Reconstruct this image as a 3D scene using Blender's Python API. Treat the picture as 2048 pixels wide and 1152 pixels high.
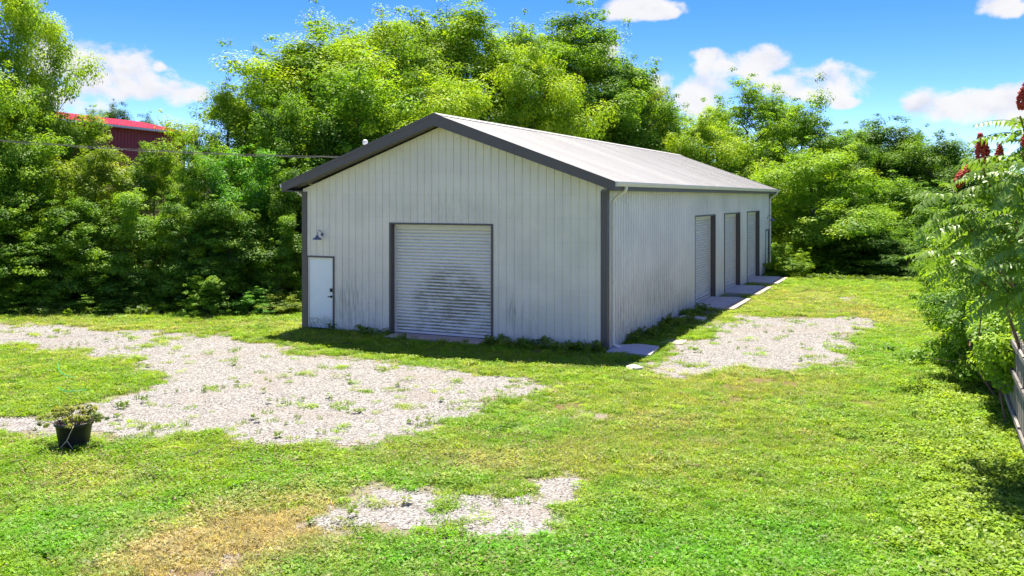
import bpy, bmesh, math, random
import numpy as np
from mathutils import Vector, Matrix

for o in list(bpy.data.objects):
    bpy.data.objects.remove(o, do_unlink=True)
SC = bpy.context.scene
COL = SC.collection
R = math.radians

# ------------------------------------------------------------------ camera
CAM_H = 3.9
FPX, CX, HY = 1795.0, 1024.0, 394.0          # focal length, optical axis and horizon of the photograph, in its pixels
cam_d = bpy.data.cameras.new("camera")
cam = bpy.data.objects.new("camera", cam_d)
COL.objects.link(cam)
cam.location = (0, 0, CAM_H)
cam.rotation_euler = (R(90), 0, 0)
cam_d.sensor_width = 36
cam_d.lens = 36 * FPX / 2048
cam_d.shift_y = -(576 - HY) / 2048
cam_d.clip_end = 3000
SC.camera = cam

# ------------------------------------------------------------------ light
SUN_EL, SUN_AZ = 66.5, 2.0                   # azimuth from +Y towards +X
SUN_STRENGTH, SKY_STRENGTH, EXPOSURE = 3.0, 0.15, 2.2
CLOUD = 1.0 / (SKY_STRENGTH * 2 ** EXPOSURE)   # cloud radiance that just reaches white
sd = bpy.data.lights.new("sun", 'SUN')
sd.energy = SUN_STRENGTH
sd.angle = R(0.5)
sd.color = (1.0, 0.93, 0.80)
sun = bpy.data.objects.new("sun", sd)
COL.objects.link(sun)
sdir = Vector((math.sin(R(SUN_AZ)) * math.cos(R(SUN_EL)), math.cos(R(SUN_AZ)) * math.cos(R(SUN_EL)), math.sin(R(SUN_EL))))
sun.rotation_euler = (-sdir).to_track_quat('-Z', 'Y').to_euler()
sun.location = (0, 30, 60)
vs = SC.view_settings
vs.view_transform = 'Standard'
vs.look = 'None'
vs.exposure = EXPOSURE
vs.gamma = 1
vs.use_curve_mapping = False
SC.cycles.max_bounces = 8
SC.cycles.transparent_max_bounces = 8
SC.cycles.use_denoising = True


class NT:
    """small helper to write node trees"""
    def __init__(self, tree):
        self.t = tree
        self.n = tree.nodes
        self.l = tree.links

    def put(self, sock, v):
        if v is None:
            return
        if isinstance(v, bpy.types.NodeSocket):
            self.l.new(v, sock)
        elif isinstance(v, (tuple, list)) and hasattr(sock, 'default_value') and hasattr(sock.default_value, '__len__'):
            v = tuple(v)
            k = len(sock.default_value)
            if len(v) == 3 and k == 4:
                v = v + (1,)
            sock.default_value = v[:k]
        else:
            sock.default_value = v

    def node(self, typ, props=None, **ins):
        nd = self.n.new(typ)
        for k, v in (props or {}).items():
            setattr(nd, k, v)
        for k, v in ins.items():
            key = int(k[1:]) if k[0] == 'i' and k[1:].isdigit() else k.replace('_', ' ')
            self.put(nd.inputs[key], v)
        return nd

    def math(self, op, a, b=None, c=None, clamp=False):
        nd = self.n.new('ShaderNodeMath')
        nd.operation = op
        nd.use_clamp = clamp
        self.put(nd.inputs[0], a)
        self.put(nd.inputs[1], b)
        self.put(nd.inputs[2], c)
        return nd.outputs[0]

    def vmath(self, op, a, b=None):
        nd = self.n.new('ShaderNodeVectorMath')
        nd.operation = op
        self.put(nd.inputs[0], a)
        self.put(nd.inputs[1], b)
        return nd.outputs['Value'] if op in ('LENGTH', 'DISTANCE', 'DOT_PRODUCT') else nd.outputs[0]

    def mix(self, f, a, b, mode='MIX'):
        nd = self.n.new('ShaderNodeMix')
        nd.data_type = 'RGBA'
        nd.blend_type = mode
        self.put(nd.inputs[0], f)
        self.put(nd.inputs[6], a)
        self.put(nd.inputs[7], b)
        return nd.outputs[2]

    def ramp(self, f, stops, interp='LINEAR'):
        nd = self.n.new('ShaderNodeValToRGB')
        cr = nd.color_ramp
        cr.interpolation = interp
        while len(cr.elements) < len(stops):
            cr.elements.new(0.5)
        for e, (p, c) in zip(cr.elements, stops):
            e.position = p
            e.color = tuple(c) + (1,) if len(c) == 3 else c
        self.put(nd.inputs[0], f)
        return nd.outputs[0]

    def smooth(self, x, a, b):
        nd = self.n.new('ShaderNodeMapRange')
        nd.interpolation_type = 'SMOOTHSTEP'
        self.put(nd.inputs['Value'], x)
        nd.inputs['From Min'].default_value = a
        nd.inputs['From Max'].default_value = b
        return nd.outputs[0]

    def noise(self, vec, scale, detail=4, rough=0.55, dist=0.0):
        nd = self.node('ShaderNodeTexNoise', Scale=scale, Detail=detail, Roughness=rough, Distortion=dist)
        if vec is not None:
            self.l.new(vec, nd.inputs['Vector'])
        return nd.outputs[0]

    def sep(self, v):
        nd = self.node('ShaderNodeSeparateXYZ', i0=v)
        return nd.outputs

    def comb(self, x, y, z):
        return self.node('ShaderNodeCombineXYZ', i0=x, i1=y, i2=z).outputs[0]


# ------------------------------------------------------------------ world: sky with cumulus clouds
world = bpy.data.worlds.new("World")
SC.world = world
world.use_nodes = True
w = NT(world.node_tree)
w.n.clear()
sky = w.node('ShaderNodeTexSky', dict(sky_type='NISHITA', sun_disc=False, sun_elevation=R(SUN_EL), sun_rotation=R(SUN_AZ),
                                      altitude=1200.0, air_density=0.8, dust_density=0.0, ozone_density=6.0))
hs = w.node('ShaderNodeHueSaturation', Hue=0.524, Saturation=1.29, Value=0.42, Color=sky.outputs[0])
sky_col = hs.outputs[0]
tc = w.node('ShaderNodeTexCoord')
dvec = tc.outputs['Generated']
dx, dy, dz = w.sep(dvec)
az = w.math('ARCTAN2', dx, dy)
el = w.math('ARCSINE', dz)
ae = w.comb(az, w.math('MULTIPLY', el, 1.35), 0.0)
n1 = w.noise(ae, 17.0, 7, 0.6, 0.25)
n2 = w.noise(ae, 5.0, 3, 0.5)
nz = w.math('ADD', w.math('MULTIPLY', w.math('SUBTRACT', n1, 0.5), 4.6), w.math('MULTIPLY', w.math('SUBTRACT', n2, 0.5), 0.5))


def azel(px, py):
    a = math.atan2(px - CX, FPX)
    e = math.atan2(HY - py, math.hypot(px - CX, FPX))
    return a, e


# cumulus banks: centre and half sizes, in the photograph's pixels
CLOUDS = [(120, 125, 85, 80), (205, 150, 120, 62), (290, 182, 130, 28), (395, 187, 34, 20), (316, 135, 17, 13), (60, 190, 130, 55),
          (1270, 18, 85, 26), (1330, 26, 30, 14),
          (1500, 128, 110, 34), (1420, 108, 45, 14), (1620, 165, 100, 44), (1410, 190, 75, 48), (1690, 205, 30, 12),
          (1945, 205, 105, 36), (1880, 218, 68, 32), (2040, 208, 70, 38), (2010, 10, 45, 22), (1215, 105, 50, 30),
          (1270, 165, 90, 30)]
tot = None
for (px, py, hw, hh) in CLOUDS:
    a0, e0 = azel(px, py)
    sx, sy = hw / FPX, hh / FPX
    qx = w.math('DIVIDE', w.math('SUBTRACT', az, a0), sx)
    qy = w.math('DIVIDE', w.math('SUBTRACT', el, e0), sy)
    q = w.math('SUBTRACT', 1.0, w.math('ADD', w.math('MULTIPLY', qx, qx), w.math('MULTIPLY', qy, qy)))
    q = w.math('MAXIMUM', q, -1.6)
    tot = q if tot is None else w.math('SMOOTH_MAX', tot, q, 0.25)
dens = w.math('ADD', w.math('ADD', tot, nz), 0.10)
m_front = w.smooth(dens, 0.0, 0.9)
# unseen cumulus round the rest of the sky, coverage raised to brighten shaded walls
cz = w.comb(w.math('DIVIDE', dx, w.math('MAXIMUM', w.math('ADD', dz, 0.12), 0.05)),
            w.math('DIVIDE', dy, w.math('MAXIMUM', w.math('ADD', dz, 0.12), 0.05)), 0.0)
nb = w.noise(cz, 1.3, 6, 0.58, 0.2)
m_rest = w.smooth(nb, 0.52, 0.62)
outside = w.smooth(w.math('ABSOLUTE', az), 0.62, 0.85)
m_rest = w.math('MULTIPLY', w.math('MULTIPLY', m_rest, outside), w.smooth(dz, 0.02, 0.12))
cl_mask = w.math('MAXIMUM', m_front, m_rest)
n_up = w.noise(w.vmath('ADD', ae, (0.0, 0.016, 0.0)), 17.0, 5, 0.55, 0.25)
n_in = w.noise(w.vmath('ADD', ae, (0.0, -0.004, 0.0)), 17.0, 5, 0.55, 0.25)
shade = w.math('ADD', 0.62, w.math('MULTIPLY', w.math('SUBTRACT', n_in, n_up), 1.9))
shade = w.math('ADD', shade, w.math('MULTIPLY', w.math('SUBTRACT', w.noise(ae, 9.0, 5, 0.6), 0.5), 0.7), clamp=True)
cl_col = w.ramp(shade, [(0.15, tuple(CLOUD * v for v in (0.70, 0.74, 0.82))), (0.6, tuple(CLOUD * v for v in (0.93, 0.925, 0.935))), (0.95, tuple(CLOUD * v for v in (1.0, 0.985, 0.96)))])
final = w.mix(w.math('MULTIPLY', cl_mask, 0.97), sky_col, cl_col)
bg = w.node('ShaderNodeBackground', Color=final, Strength=SKY_STRENGTH)
wo = w.node('ShaderNodeOutputWorld')
w.l.new(bg.outputs[0], wo.inputs[0])


# ------------------------------------------------------------------ helpers
def tag(o, label=None, cat=None, group=None, kind=None):
    if label:
        o['label'] = label
    if cat:
        o['category'] = cat
    if group:
        o['group'] = group
    if kind:
        o['kind'] = kind
    return o


def empty(name, loc=(0, 0, 0), rz=0.0, parent=None):
    o = bpy.data.objects.new(name, None)
    COL.objects.link(o)
    o.location = loc
    o.rotation_euler = (0, 0, rz)
    o.empty_display_size = 0.3
    if parent:
        o.parent = parent
    return o


class MB:
    """collects shapes that become ONE mesh object"""
    def __init__(self):
        self.v, self.f = [], []

    def quad(self, a, b, c, d):
        k = len(self.v)
        self.v += [a, b, c, d]
        self.f.append((k, k + 1, k + 2, k + 3))

    def box(self, x0, y0, z0, x1, y1, z1):
        k = len(self.v)
        self.v += [(x0, y0, z0), (x1, y0, z0), (x1, y1, z0), (x0, y1, z0), (x0, y0, z1), (x1, y0, z1), (x1, y1, z1), (x0, y1, z1)]
        for q in ((3, 2, 1, 0), (4, 5, 6, 7), (0, 1, 5, 4), (1, 2, 6, 5), (2, 3, 7, 6), (3, 0, 4, 7)):
            self.f.append(tuple(k + i for i in q))

    def prism(self, pts, ext):
        """pts: polygon as 3-D points, ext: extrusion vector"""
        n, k = len(pts), len(self.v)
        self.v += [tuple(p) for p in pts] + [tuple(Vector(p) + Vector(ext)) for p in pts]
        self.f.append(tuple(k + i for i in range(n))[::-1])
        self.f.append(tuple(k + n + i for i in range(n)))
        for i in range(n):
            j = (i + 1) % n
            self.f.append((k + i, k + j, k + n + j, k + n + i))

    def tube(self, pts, rads, n=6, cap=True):
        pts = [Vector(p) for p in pts]
        if not hasattr(rads, '__len__'):
            rads = [rads] * len(pts)
        k = len(self.v)
        ref = Vector((0.31, 0.17, 0.93))
        for i, p in enumerate(pts):
            d = (pts[min(i + 1, len(pts) - 1)] - pts[max(i - 1, 0)])
            d = d.normalized() if d.length > 1e-9 else Vector((0, 0, 1))
            if abs(d.dot(ref)) > 0.97:
                ref = Vector((0.9, 0.3, 0.1))
            a = d.cross(ref).normalized()
            b = d.cross(a)
            for j in range(n):
                t = 2 * math.pi * j / n
                self.v.append(tuple(p + (a * math.cos(t) + b * math.sin(t)) * rads[i]))
        for i in range(len(pts) - 1):
            for j in range(n):
                j2 = (j + 1) % n
                self.f.append((k + i * n + j, k + i * n + j2, k + (i + 1) * n + j2, k + (i + 1) * n + j))
        if cap:
            self.f.append(tuple(k + j for j in range(n))[::-1])
            self.f.append(tuple(k + (len(pts) - 1) * n + j for j in range(n)))

    def lathe(self, prof, c=(0, 0, 0), n=20):
        k = len(self.v)
        for (r, z) in prof:
            for j in range(n):
                t = 2 * math.pi * j / n
                self.v.append((c[0] + r * math.cos(t), c[1] + r * math.sin(t), c[2] + z))
        for i in range(len(prof) - 1):
            for j in range(n):
                j2 = (j + 1) % n
                self.f.append((k + i * n + j, k + i * n + j2, k + (i + 1) * n + j2, k + (i + 1) * n + j))

    def mesh(self, name, mat=None, smooth=False):
        me = bpy.data.meshes.new(name)
        me.from_pydata(self.v, [], self.f)
        me.update()
        if mat:
            me.materials.append(mat)
        if smooth:
            me.polygons.foreach_set('use_smooth', [True] * len(me.polygons))
        return me

    def build(self, name, mat=None, parent=None, smooth=False, bevel=0.0):
        return link(name, self.mesh(name, mat, smooth), parent, bevel)


def link(name, me, parent=None, bevel=0.0):
    o = bpy.data.objects.new(name, me)
    COL.objects.link(o)
    if parent:
        o.parent = parent
    if bevel:
        m = o.modifiers.new('bevel', 'BEVEL')
        m.width = bevel
        m.segments = 2
        m.limit_method = 'ANGLE'
    return o


def np_mesh(name, V, F, mat=None, attrs=None, smooth=False):
    """V (n,3), F (m,k) -> mesh, fast"""
    me = bpy.data.meshes.new(name)
    n, (m, k) = len(V), F.shape
    me.vertices.add(n)
    me.vertices.foreach_set('co', np.asarray(V, np.float32).ravel())
    me.loops.add(m * k)
    me.loops.foreach_set('vertex_index', F.astype(np.int32).ravel())
    me.polygons.add(m)
    me.polygons.foreach_set('loop_start', np.arange(0, m * k, k, dtype=np.int32))
    me.polygons.foreach_set('loop_total', np.full(m, k, np.int32))
    me.update(calc_edges=True)
    for nm, arr in (attrs or {}).items():
        arr = np.asarray(arr, np.float32)
        if arr.ndim == 1:
            me.attributes.new(nm, 'FLOAT', 'POINT').data.foreach_set('value', arr)
        else:
            me.attributes.new(nm, 'FLOAT_VECTOR', 'POINT').data.foreach_set('vector', arr.ravel())
    if mat:
        me.materials.append(mat)
    if smooth:
        me.polygons.foreach_set('use_smooth', np.ones(m, bool))
    return me


def gp(px, py, z=0.0):
    """the place on level ground at height z seen at a pixel of the photograph"""
    d = FPX * (CAM_H - z) / (py - HY)
    return (px - CX) / FPX * d, d


def at(px, py, depth):
    return Vector(((px - CX) / FPX * depth, depth, CAM_H - (py - HY) / FPX * depth))


def lattice(x, y, seed):
    xi, yi = np.floor(x).astype(np.int64), np.floor(y).astype(np.int64)
    fx, fy = x - xi, y - yi
    fx, fy = fx * fx * (3 - 2 * fx), fy * fy * (3 - 2 * fy)

    def h(a, b):
        q = (a * 374761393 + b * 668265263 + seed * 974634777) & 0xFFFFFFFF
        q = ((q ^ (q >> 13)) * 1274126177) & 0xFFFFFFFF
        return ((q ^ (q >> 16)) & 0xFFFF) / 65535.0
    return (h(xi, yi) * (1 - fx) + h(xi + 1, yi) * fx) * (1 - fy) + (h(xi, yi + 1) * (1 - fx) + h(xi + 1, yi + 1) * fx) * fy


def fbm(x, y, seed=0, oct=4, gain=0.5):
    x, y = np.asarray(x, float), np.asarray(y, float)
    s, a, t = 0, 1.0, 0
    for i in range(oct):
        s = s + a * lattice(x * 2 ** i + 13.7 * i, y * 2 ** i - 7.1 * i, seed + i)
        t += a
        a *= gain
    return s / t


def poly_sd(x, y, poly):
    """signed distance, positive inside"""
    x, y = np.asarray(x, float), np.asarray(y, float)
    P = np.array(poly)
    d2 = np.full(x.shape, 1e18)
    ins = np.zeros(x.shape, bool)
    for i in range(len(P)):
        a, b = P[i], P[(i + 1) % len(P)]
        e = b - a
        t = np.clip(((x - a[0]) * e[0] + (y - a[1]) * e[1]) / (e @ e + 1e-12), 0, 1)
        d2 = np.minimum(d2, (x - a[0] - t * e[0]) ** 2 + (y - a[1] - t * e[1]) ** 2)
        c = ((a[1] > y) != (b[1] > y))
        if abs(e[1]) > 1e-9:
            ins ^= c & (x < e[0] * (y - a[1]) / e[1] + a[0])
    return np.where(ins, 1, -1) * np.sqrt(d2)


def smoothstep(x, a, b):
    t = np.clip((x - a) / (b - a), 0, 1)
    return t * t * (3 - 2 * t)


# ------------------------------------------------------------------ materials
def new_mat(name):
    m = bpy.data.materials.new(name)
    m.use_nodes = True
    t = NT(m.node_tree)
    t.n.clear()
    out = t.node('ShaderNodeOutputMaterial')
    return m, t, out


def principled(t, out, col, rough=0.6, metal=0.0, bump=None, bstr=0.2, bdist=0.01, spec=0.5):
    p = t.node('ShaderNodeBsdfPrincipled', Base_Color=col, Roughness=rough, Metallic=metal)
    p.inputs['Specular IOR Level'].default_value = spec
    if bump is not None:
        b = t.node('ShaderNodeBump', Strength=bstr, Distance=bdist, Height=bump)
        t.l.new(b.outputs[0], p.inputs['Normal'])
    t.l.new(p.outputs[0], out.inputs[0])
    return p


def simple(name, col, rough=0.6, metal=0.0, var=0.15, scale=6.0, bstr=0.1):
    m, t, out = new_mat(name)
    o = t.node('ShaderNodeTexCoord').outputs['Object']
    n = t.noise(o, scale, 5, 0.6)
    c = t.mix(n, tuple(v * (1 - var) for v in col), tuple(min(1, v * (1 + var)) for v in col))
    principled(t, out, c, rough, metal, bump=t.noise(o, scale * 8, 3), bstr=bstr)
    return m


BUILDING = empty('metal_building')           # placed below; its frame also carries the wear patterns of the walls


def bcoord(t):
    nd = t.node('ShaderNodeTexCoord')
    nd.object = BUILDING
    return nd.outputs['Object']


def ellipse(t, X, Z, cx, cz, rx, rz, soft=0.5):
    a = t.math('DIVIDE', t.math('SUBTRACT', X, cx), rx)
    b = t.math('DIVIDE', t.math('SUBTRACT', Z, cz), rz)
    d = t.math('SQRT', t.math('ADD', t.math('MULTIPLY', a, a), t.math('MULTIPLY', b, b)))
    return t.math('SUBTRACT', 1.0, t.smooth(d, 1.0 - soft, 1.0 + soft * 0.4))


def wall_material(name, base, side):
    m, t, out = new_mat(name)
    c = bcoord(t)
    X, Y, Z = t.sep(c)
    A = Y if side else X
    st = t.comb(t.math('MULTIPLY', A, 9.0), t.math('MULTIPLY', Z, 0.7), 0.0)
    streak = t.noise(st, 1.0, 5, 0.6)
    blotch = t.noise(c, 0.9, 4, 0.55)
    fine = t.noise(c, 26.0, 4, 0.65)
    col = t.mix(t.smooth(blotch, 0.3, 0.7), tuple(v * 0.93 for v in base), tuple(v * 1.05 for v in base))
    col = t.mix(t.math('MULTIPLY', t.smooth(streak, 0.48, 0.85), 0.16), col, (0.36, 0.34, 0.31))
    col = t.mix(t.math('MULTIPLY', t.smooth(fine, 0.55, 0.75), 0.16), col, (0.40, 0.38, 0.35))
    st2 = t.comb(t.math('MULTIPLY', A, 14.0), t.math('MULTIPLY', Z, 1.6), 3.0)
    run = t.noise(st2, 1.0, 6, 0.65)
    if side:
        blobs = [(1.6, 0.7, 1.6, 0.9, 0.75), (5.0, 0.9, 2.4, 1.0, 0.7), (7.5, 0.4, 2.0, 0.6, 0.6), (10.8, 3.6, 1.3, 0.4, 0.45), (14.2, 3.75, 1.0, 0.4, 0.4), (18.5, 3.7, 1.2, 0.4, 0.3)]
        dcol = (0.17, 0.165, 0.16)
    else:
        blobs = [(1.65, 0.75, 0.62, 0.95, 1.0), (2.35, 0.55, 0.6, 0.9, 0.55), (6.85, 0.85, 0.22, 0.55, 0.9), (5.0, 3.6, 2.6, 0.55, 0.3), (7.2, 0.5, 0.7, 0.8, 0.35)]
        dcol = (0.22, 0.21, 0.165)
    g = None
    for (a, z, ra, rz, k) in blobs:
        e = t.math('MULTIPLY', ellipse(t, A, Z, a, z, ra, rz, 0.7), k)
        g = e if g is None else t.math('MAXIMUM', g, e)
    low = t.math('MULTIPLY', t.math('SUBTRACT', 1.0, t.smooth(Z, 0.0, 0.7)), 0.35)
    g = t.math('MAXIMUM', g, low)
    g = t.math('MULTIPLY', g, t.smooth(run, 0.36, 0.68))
    col = t.mix(t.math('MULTIPLY', g, 0.62), col, dcol)
    # rows of screw heads along the girts
    zr = t.math('ABSOLUTE', t.math('SUBTRACT', t.math('FRACT', t.math('ADD', t.math('DIVIDE', Z, 0.62), 0.1)), 0.5))
    ar = t.math('ABSOLUTE', t.math('SUBTRACT', t.math('FRACT', t.math('ADD', t.math('DIVIDE', A, 0.1143), 0.25)), 0.5))
    scr = t.math('MULTIPLY', t.math('LESS_THAN', zr, 0.022), t.math('LESS_THAN', ar, 0.13))
    col = t.mix(t.math('MULTIPLY', scr, 0.2), col, (0.26, 0.24, 0.21))
    # odd rusty specks
    sp = t.node('ShaderNodeTexVoronoi', Scale=2.6)
    t.l.new(c, sp.inputs['Vector'])
    speck = t.math('LESS_THAN', sp.outputs['Distance'], 0.028)
    col = t.mix(t.math('MULTIPLY', speck, 0.7), col, (0.14, 0.11, 0.09))
    principled(t, out, col, 0.42, 0.0, bump=t.noise(c, 3.0, 2), bstr=0.12, bdist=0.03, spec=0.4)
    return m


M = {}
M['wall_front'] = wall_material('painted_steel_front', (0.755, 0.665, 0.50), False)
M['wall_side'] = wall_material('painted_steel_side', (0.75, 0.685, 0.575), True)
M['trim'] = simple('charcoal_trim', (0.098, 0.078, 0.064), 0.5, 0.0, 0.12, 3.0)
M['soffit'] = simple('grey_soffit', (0.10, 0.088, 0.08), 0.6, 0.0, 0.1)
M['cream'] = simple('cream_gutter', (0.78, 0.70, 0.57), 0.42, 0.0, 0.12, 4.0)
M['jamb_cream'] = simple('cream_guide', (0.68, 0.61, 0.50), 0.5, 0.0, 0.15, 5.0)


def roof_material():
    m, t, out = new_mat('weathered_steel_roof')
    c = bcoord(t)
    X, Y, Z = t.sep(c)
    st = t.comb(t.math('MULTIPLY', X, 0.5), t.math('MULTIPLY', Y, 5.0), 0.0)
    n = t.noise(st, 1.2, 5, 0.6)
    b = t.noise(c, 0.5, 4, 0.6)
    col = t.mix(n, (0.34, 0.333, 0.285), (0.44, 0.430, 0.37))
    col = t.mix(t.math('MULTIPLY', t.smooth(b, 0.45, 0.75), 0.4), col, (0.32, 0.29, 0.24))
    fr = t.math('FRACT', t.math('DIVIDE', t.math('ADD', Y, 0.45), 0.2286))
    seam = t.math('LESS_THAN', fr, 0.07)
    col = t.mix(t.math('MULTIPLY', seam, 0.5), col, (0.12, 0.105, 0.09))
    inf = t.node('ShaderNodeObjectInfo')
    col = t.mix(1.0, col, t.mix(inf.outputs['Random'], (0.86, 0.86, 0.86), (1.08, 1.08, 1.08)), 'MULTIPLY')
    principled(t, out, col, 0.5, 0.0, bump=b, bstr=0.05, spec=0.35)
    return m


M['roof'] = roof_material()


def curtain_material(name, grime):
    m, t, out = new_mat(name)
    c = bcoord(t)
    X, Y, Z = t.sep(c)
    n = t.noise(c, 2.0, 4)
    col = t.mix(n, (0.74, 0.675, 0.535), (0.81, 0.745, 0.60))
    zf = t.math('FRACT', t.math('DIVIDE', t.math('SUBTRACT', Z, 0.12), 0.0915))
    if grime:
        st = t.comb(t.math('MULTIPLY', X, 3.0), t.math('MULTIPLY', Z, 22.0), 0.0)
        h = t.noise(st, 1.0, 6, 0.7)
        big = t.noise(t.comb(X, 0.0, Z), 1.3, 4, 0.6)
        wob = t.math('MULTIPLY', t.math('SUBTRACT', t.noise(t.comb(t.math('MULTIPLY', X, 1.2), 0.0, t.math('MULTIPLY', Z, 2.5)), 1.3, 5, 0.7), 0.5), 0.9)
        e = ellipse(t, t.math('ADD', X, wob), t.math('ADD', Z, t.math('MULTIPLY', wob, 0.5)), 4.85, 0.95, 1.2, 1.06, 0.3)
        e2 = ellipse(t, X, Z, 4.75, 1.75, 0.9, 0.42, 0.4)
        br = ellipse(t, X, Z, 5.8, 0.75, 0.55, 0.75, 0.6)
        low = t.math('SUBTRACT', 1.0, t.smooth(Z, 0.15, 0.75))
        g = t.math('MAXIMUM', t.math('MAXIMUM', t.math('MULTIPLY', e, 0.95), t.math('MULTIPLY', e2, 0.35)), t.math('MAXIMUM', t.math('MULTIPLY', br, 0.9), t.math('MULTIPLY', low, 0.8)))
        groove = t.math('SUBTRACT', 1.0, t.smooth(zf, 0.15, 0.75))
        g = t.math('MULTIPLY', g, t.smooth(t.math('ADD', h, t.math('MULTIPLY', groove, 0.22)), 0.47, 0.62))
        g = t.math('MULTIPLY', g, t.smooth(big, 0.30, 0.5))
        col = t.mix(t.math('MULTIPLY', g, 0.8), col, (0.27, 0.225, 0.115))
        haze = t.math('MULTIPLY', e, 0.08)
        col = t.mix(haze, col, (0.40, 0.40, 0.31))
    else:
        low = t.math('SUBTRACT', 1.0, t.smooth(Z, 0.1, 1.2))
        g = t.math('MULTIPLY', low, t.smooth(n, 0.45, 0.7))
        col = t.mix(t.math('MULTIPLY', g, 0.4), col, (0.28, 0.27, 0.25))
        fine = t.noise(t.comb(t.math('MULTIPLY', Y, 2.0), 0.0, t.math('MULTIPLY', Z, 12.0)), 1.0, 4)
        groove_shade = t.math('MULTIPLY', t.math('LESS_THAN', zf, 0.24), t.smooth(fine, 0.2, 0.55))  # groove shading painted as a broken dark band low on each slat
        col = t.mix(t.math('MULTIPLY', groove_shade, 0.6), col, (0.22, 0.21, 0.20))
    principled(t, out, col, 0.4, 0.0, bump=t.noise(c, 6.0, 3), bstr=0.06, spec=0.5)
    return m


M['curtain_front'] = curtain_material('mildewed_white_curtain', True)
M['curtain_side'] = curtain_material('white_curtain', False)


def door_material():
    m, t, out = new_mat('white_steel_door')
    c = bcoord(t)
    X, Y, Z = t.sep(c)
    n = t.noise(c, 2.2, 5, 0.6)
    col = t.mix(n, (0.75, 0.755, 0.68), (0.82, 0.825, 0.745))
    low = t.math('SUBTRACT', 1.0, t.smooth(t.math('ADD', Z, t.math('MULTIPLY', t.noise(c, 7.0, 4), 0.35)), 0.42, 0.66))
    col = t.mix(t.math('MULTIPLY', low, t.smooth(t.noise(c, 18.0, 5, 0.7), 0.3, 0.65)), col, (0.30, 0.28, 0.19))
    mid = t.math('MULTIPLY', t.math('SUBTRACT', 1.0, t.smooth(Z, 0.6, 1.7)), t.smooth(n, 0.45, 0.75))
    col = t.mix(t.math('MULTIPLY', mid, 0.35), col, (0.42, 0.46, 0.38))
    principled(t, out, col, 0.35, spec=0.5)
    return m


M['door'] = door_material()
M['zinc'] = simple('galvanised_lamp', (0.16, 0.19, 0.24), 0.38, 0.6, 0.2, 12.0)
M['darkmetal'] = simple('dark_hardware', (0.03, 0.03, 0.032), 0.4, 0.5)
M['rubber'] = simple('black_cable', (0.05, 0.05, 0.055), 0.6)
M['white'] = simple('white_ceramic', (0.78, 0.78, 0.76), 0.35)
M['pot'] = simple('black_plastic_pot', (0.022, 0.021, 0.02), 0.5, 0.0, 0.3, 9.0)
M['green_line'] = simple('green_plastic_line', (0.03, 0.45, 0.16), 0.4)


def concrete_material(name, base, dirt):
    m, t, out = new_mat(name)
    o = t.node('ShaderNodeTexCoord').outputs['Object']
    n = t.noise(o, 1.6, 6, 0.6)
    f = t.noise(o, 22.0, 5, 0.7)
    col = t.mix(n, tuple(v * 0.8 for v in base), tuple(v * 1.15 for v in base))
    col = t.mix(t.math('MULTIPLY', t.smooth(f, 0.5, 0.7), 0.35), col, dirt)
    col = t.mix(t.math('MULTIPLY', t.smooth(t.noise(o, 3.3, 5, 0.7), 0.55, 0.72), 0.6), col, dirt)
    principled(t, out, col, 0.85, bump=f, bstr=0.25, bdist=0.01)
    return m


M['concrete'] = concrete_material('grey_concrete', (0.52, 0.48, 0.41), (0.18, 0.165, 0.14))
M['concrete_tan'] = concrete_material('tan_concrete', (0.46, 0.37, 0.28), (0.20, 0.15, 0.10))
M['slate'] = concrete_material('dark_stone', (0.16, 0.155, 0.145), (0.08, 0.075, 0.07))


def wood_material():
    m, t, out = new_mat('weathered_fence_wood')
    o = t.node('ShaderNodeTexCoord').outputs['Object']
    inf = t.node('ShaderNodeObjectInfo')
    off = t.vmath('ADD', o, t.comb(t.math('MULTIPLY', inf.outputs['Random'], 31.0), 0.0, t.math('MULTIPLY', inf.outputs['Random'], 7.0)))
    X, Y, Z = t.sep(off)
    g = t.noise(t.comb(t.math('MULTIPLY', X, 40.0), t.math('MULTIPLY', Y, 40.0), t.math('MULTIPLY', Z, 1.7)), 1.0, 6, 0.65, 0.4)
    b = t.noise(off, 2.4, 4)
    col = t.mix(t.smooth(g, 0.3, 0.7), (0.13, 0.118, 0.108), (0.36, 0.335, 0.31))
    col = t.mix(t.math('MULTIPLY', t.smooth(b, 0.4, 0.7), 0.5), col, (0.17, 0.155, 0.142))
    col = t.mix(1.0, col, t.mix(inf.outputs['Random'], (0.7, 0.7, 0.7), (1.2, 1.18, 1.15)), 'MULTIPLY')
    principled(t, out, col, 0.85, bump=g, bstr=0.5, bdist=0.01, spec=0.2)
    return m


M['wood'] = wood_material()


def bark_material(name, a, b):
    m, t, out = new_mat(name)
    o = t.node('ShaderNodeTexCoord').outputs['Object']
    X, Y, Z = t.sep(o)
    g = t.noise(t.comb(t.math('MULTIPLY', X, 14.0), t.math('MULTIPLY', Y, 14.0), t.math('MULTIPLY', Z, 3.0)), 1.0, 6, 0.65, 0.5)
    principled(t, out, t.mix(t.smooth(g, 0.3, 0.7), a, b), 0.9, bump=g, bstr=0.6, bdist=0.03, spec=0.2)
    return m


M['bark'] = bark_material('grey_brown_bark', (0.055, 0.042, 0.032), (0.17, 0.14, 0.11))
M['twig'] = bark_material('brown_twig', (0.10, 0.065, 0.04), (0.22, 0.15, 0.09))


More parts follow.
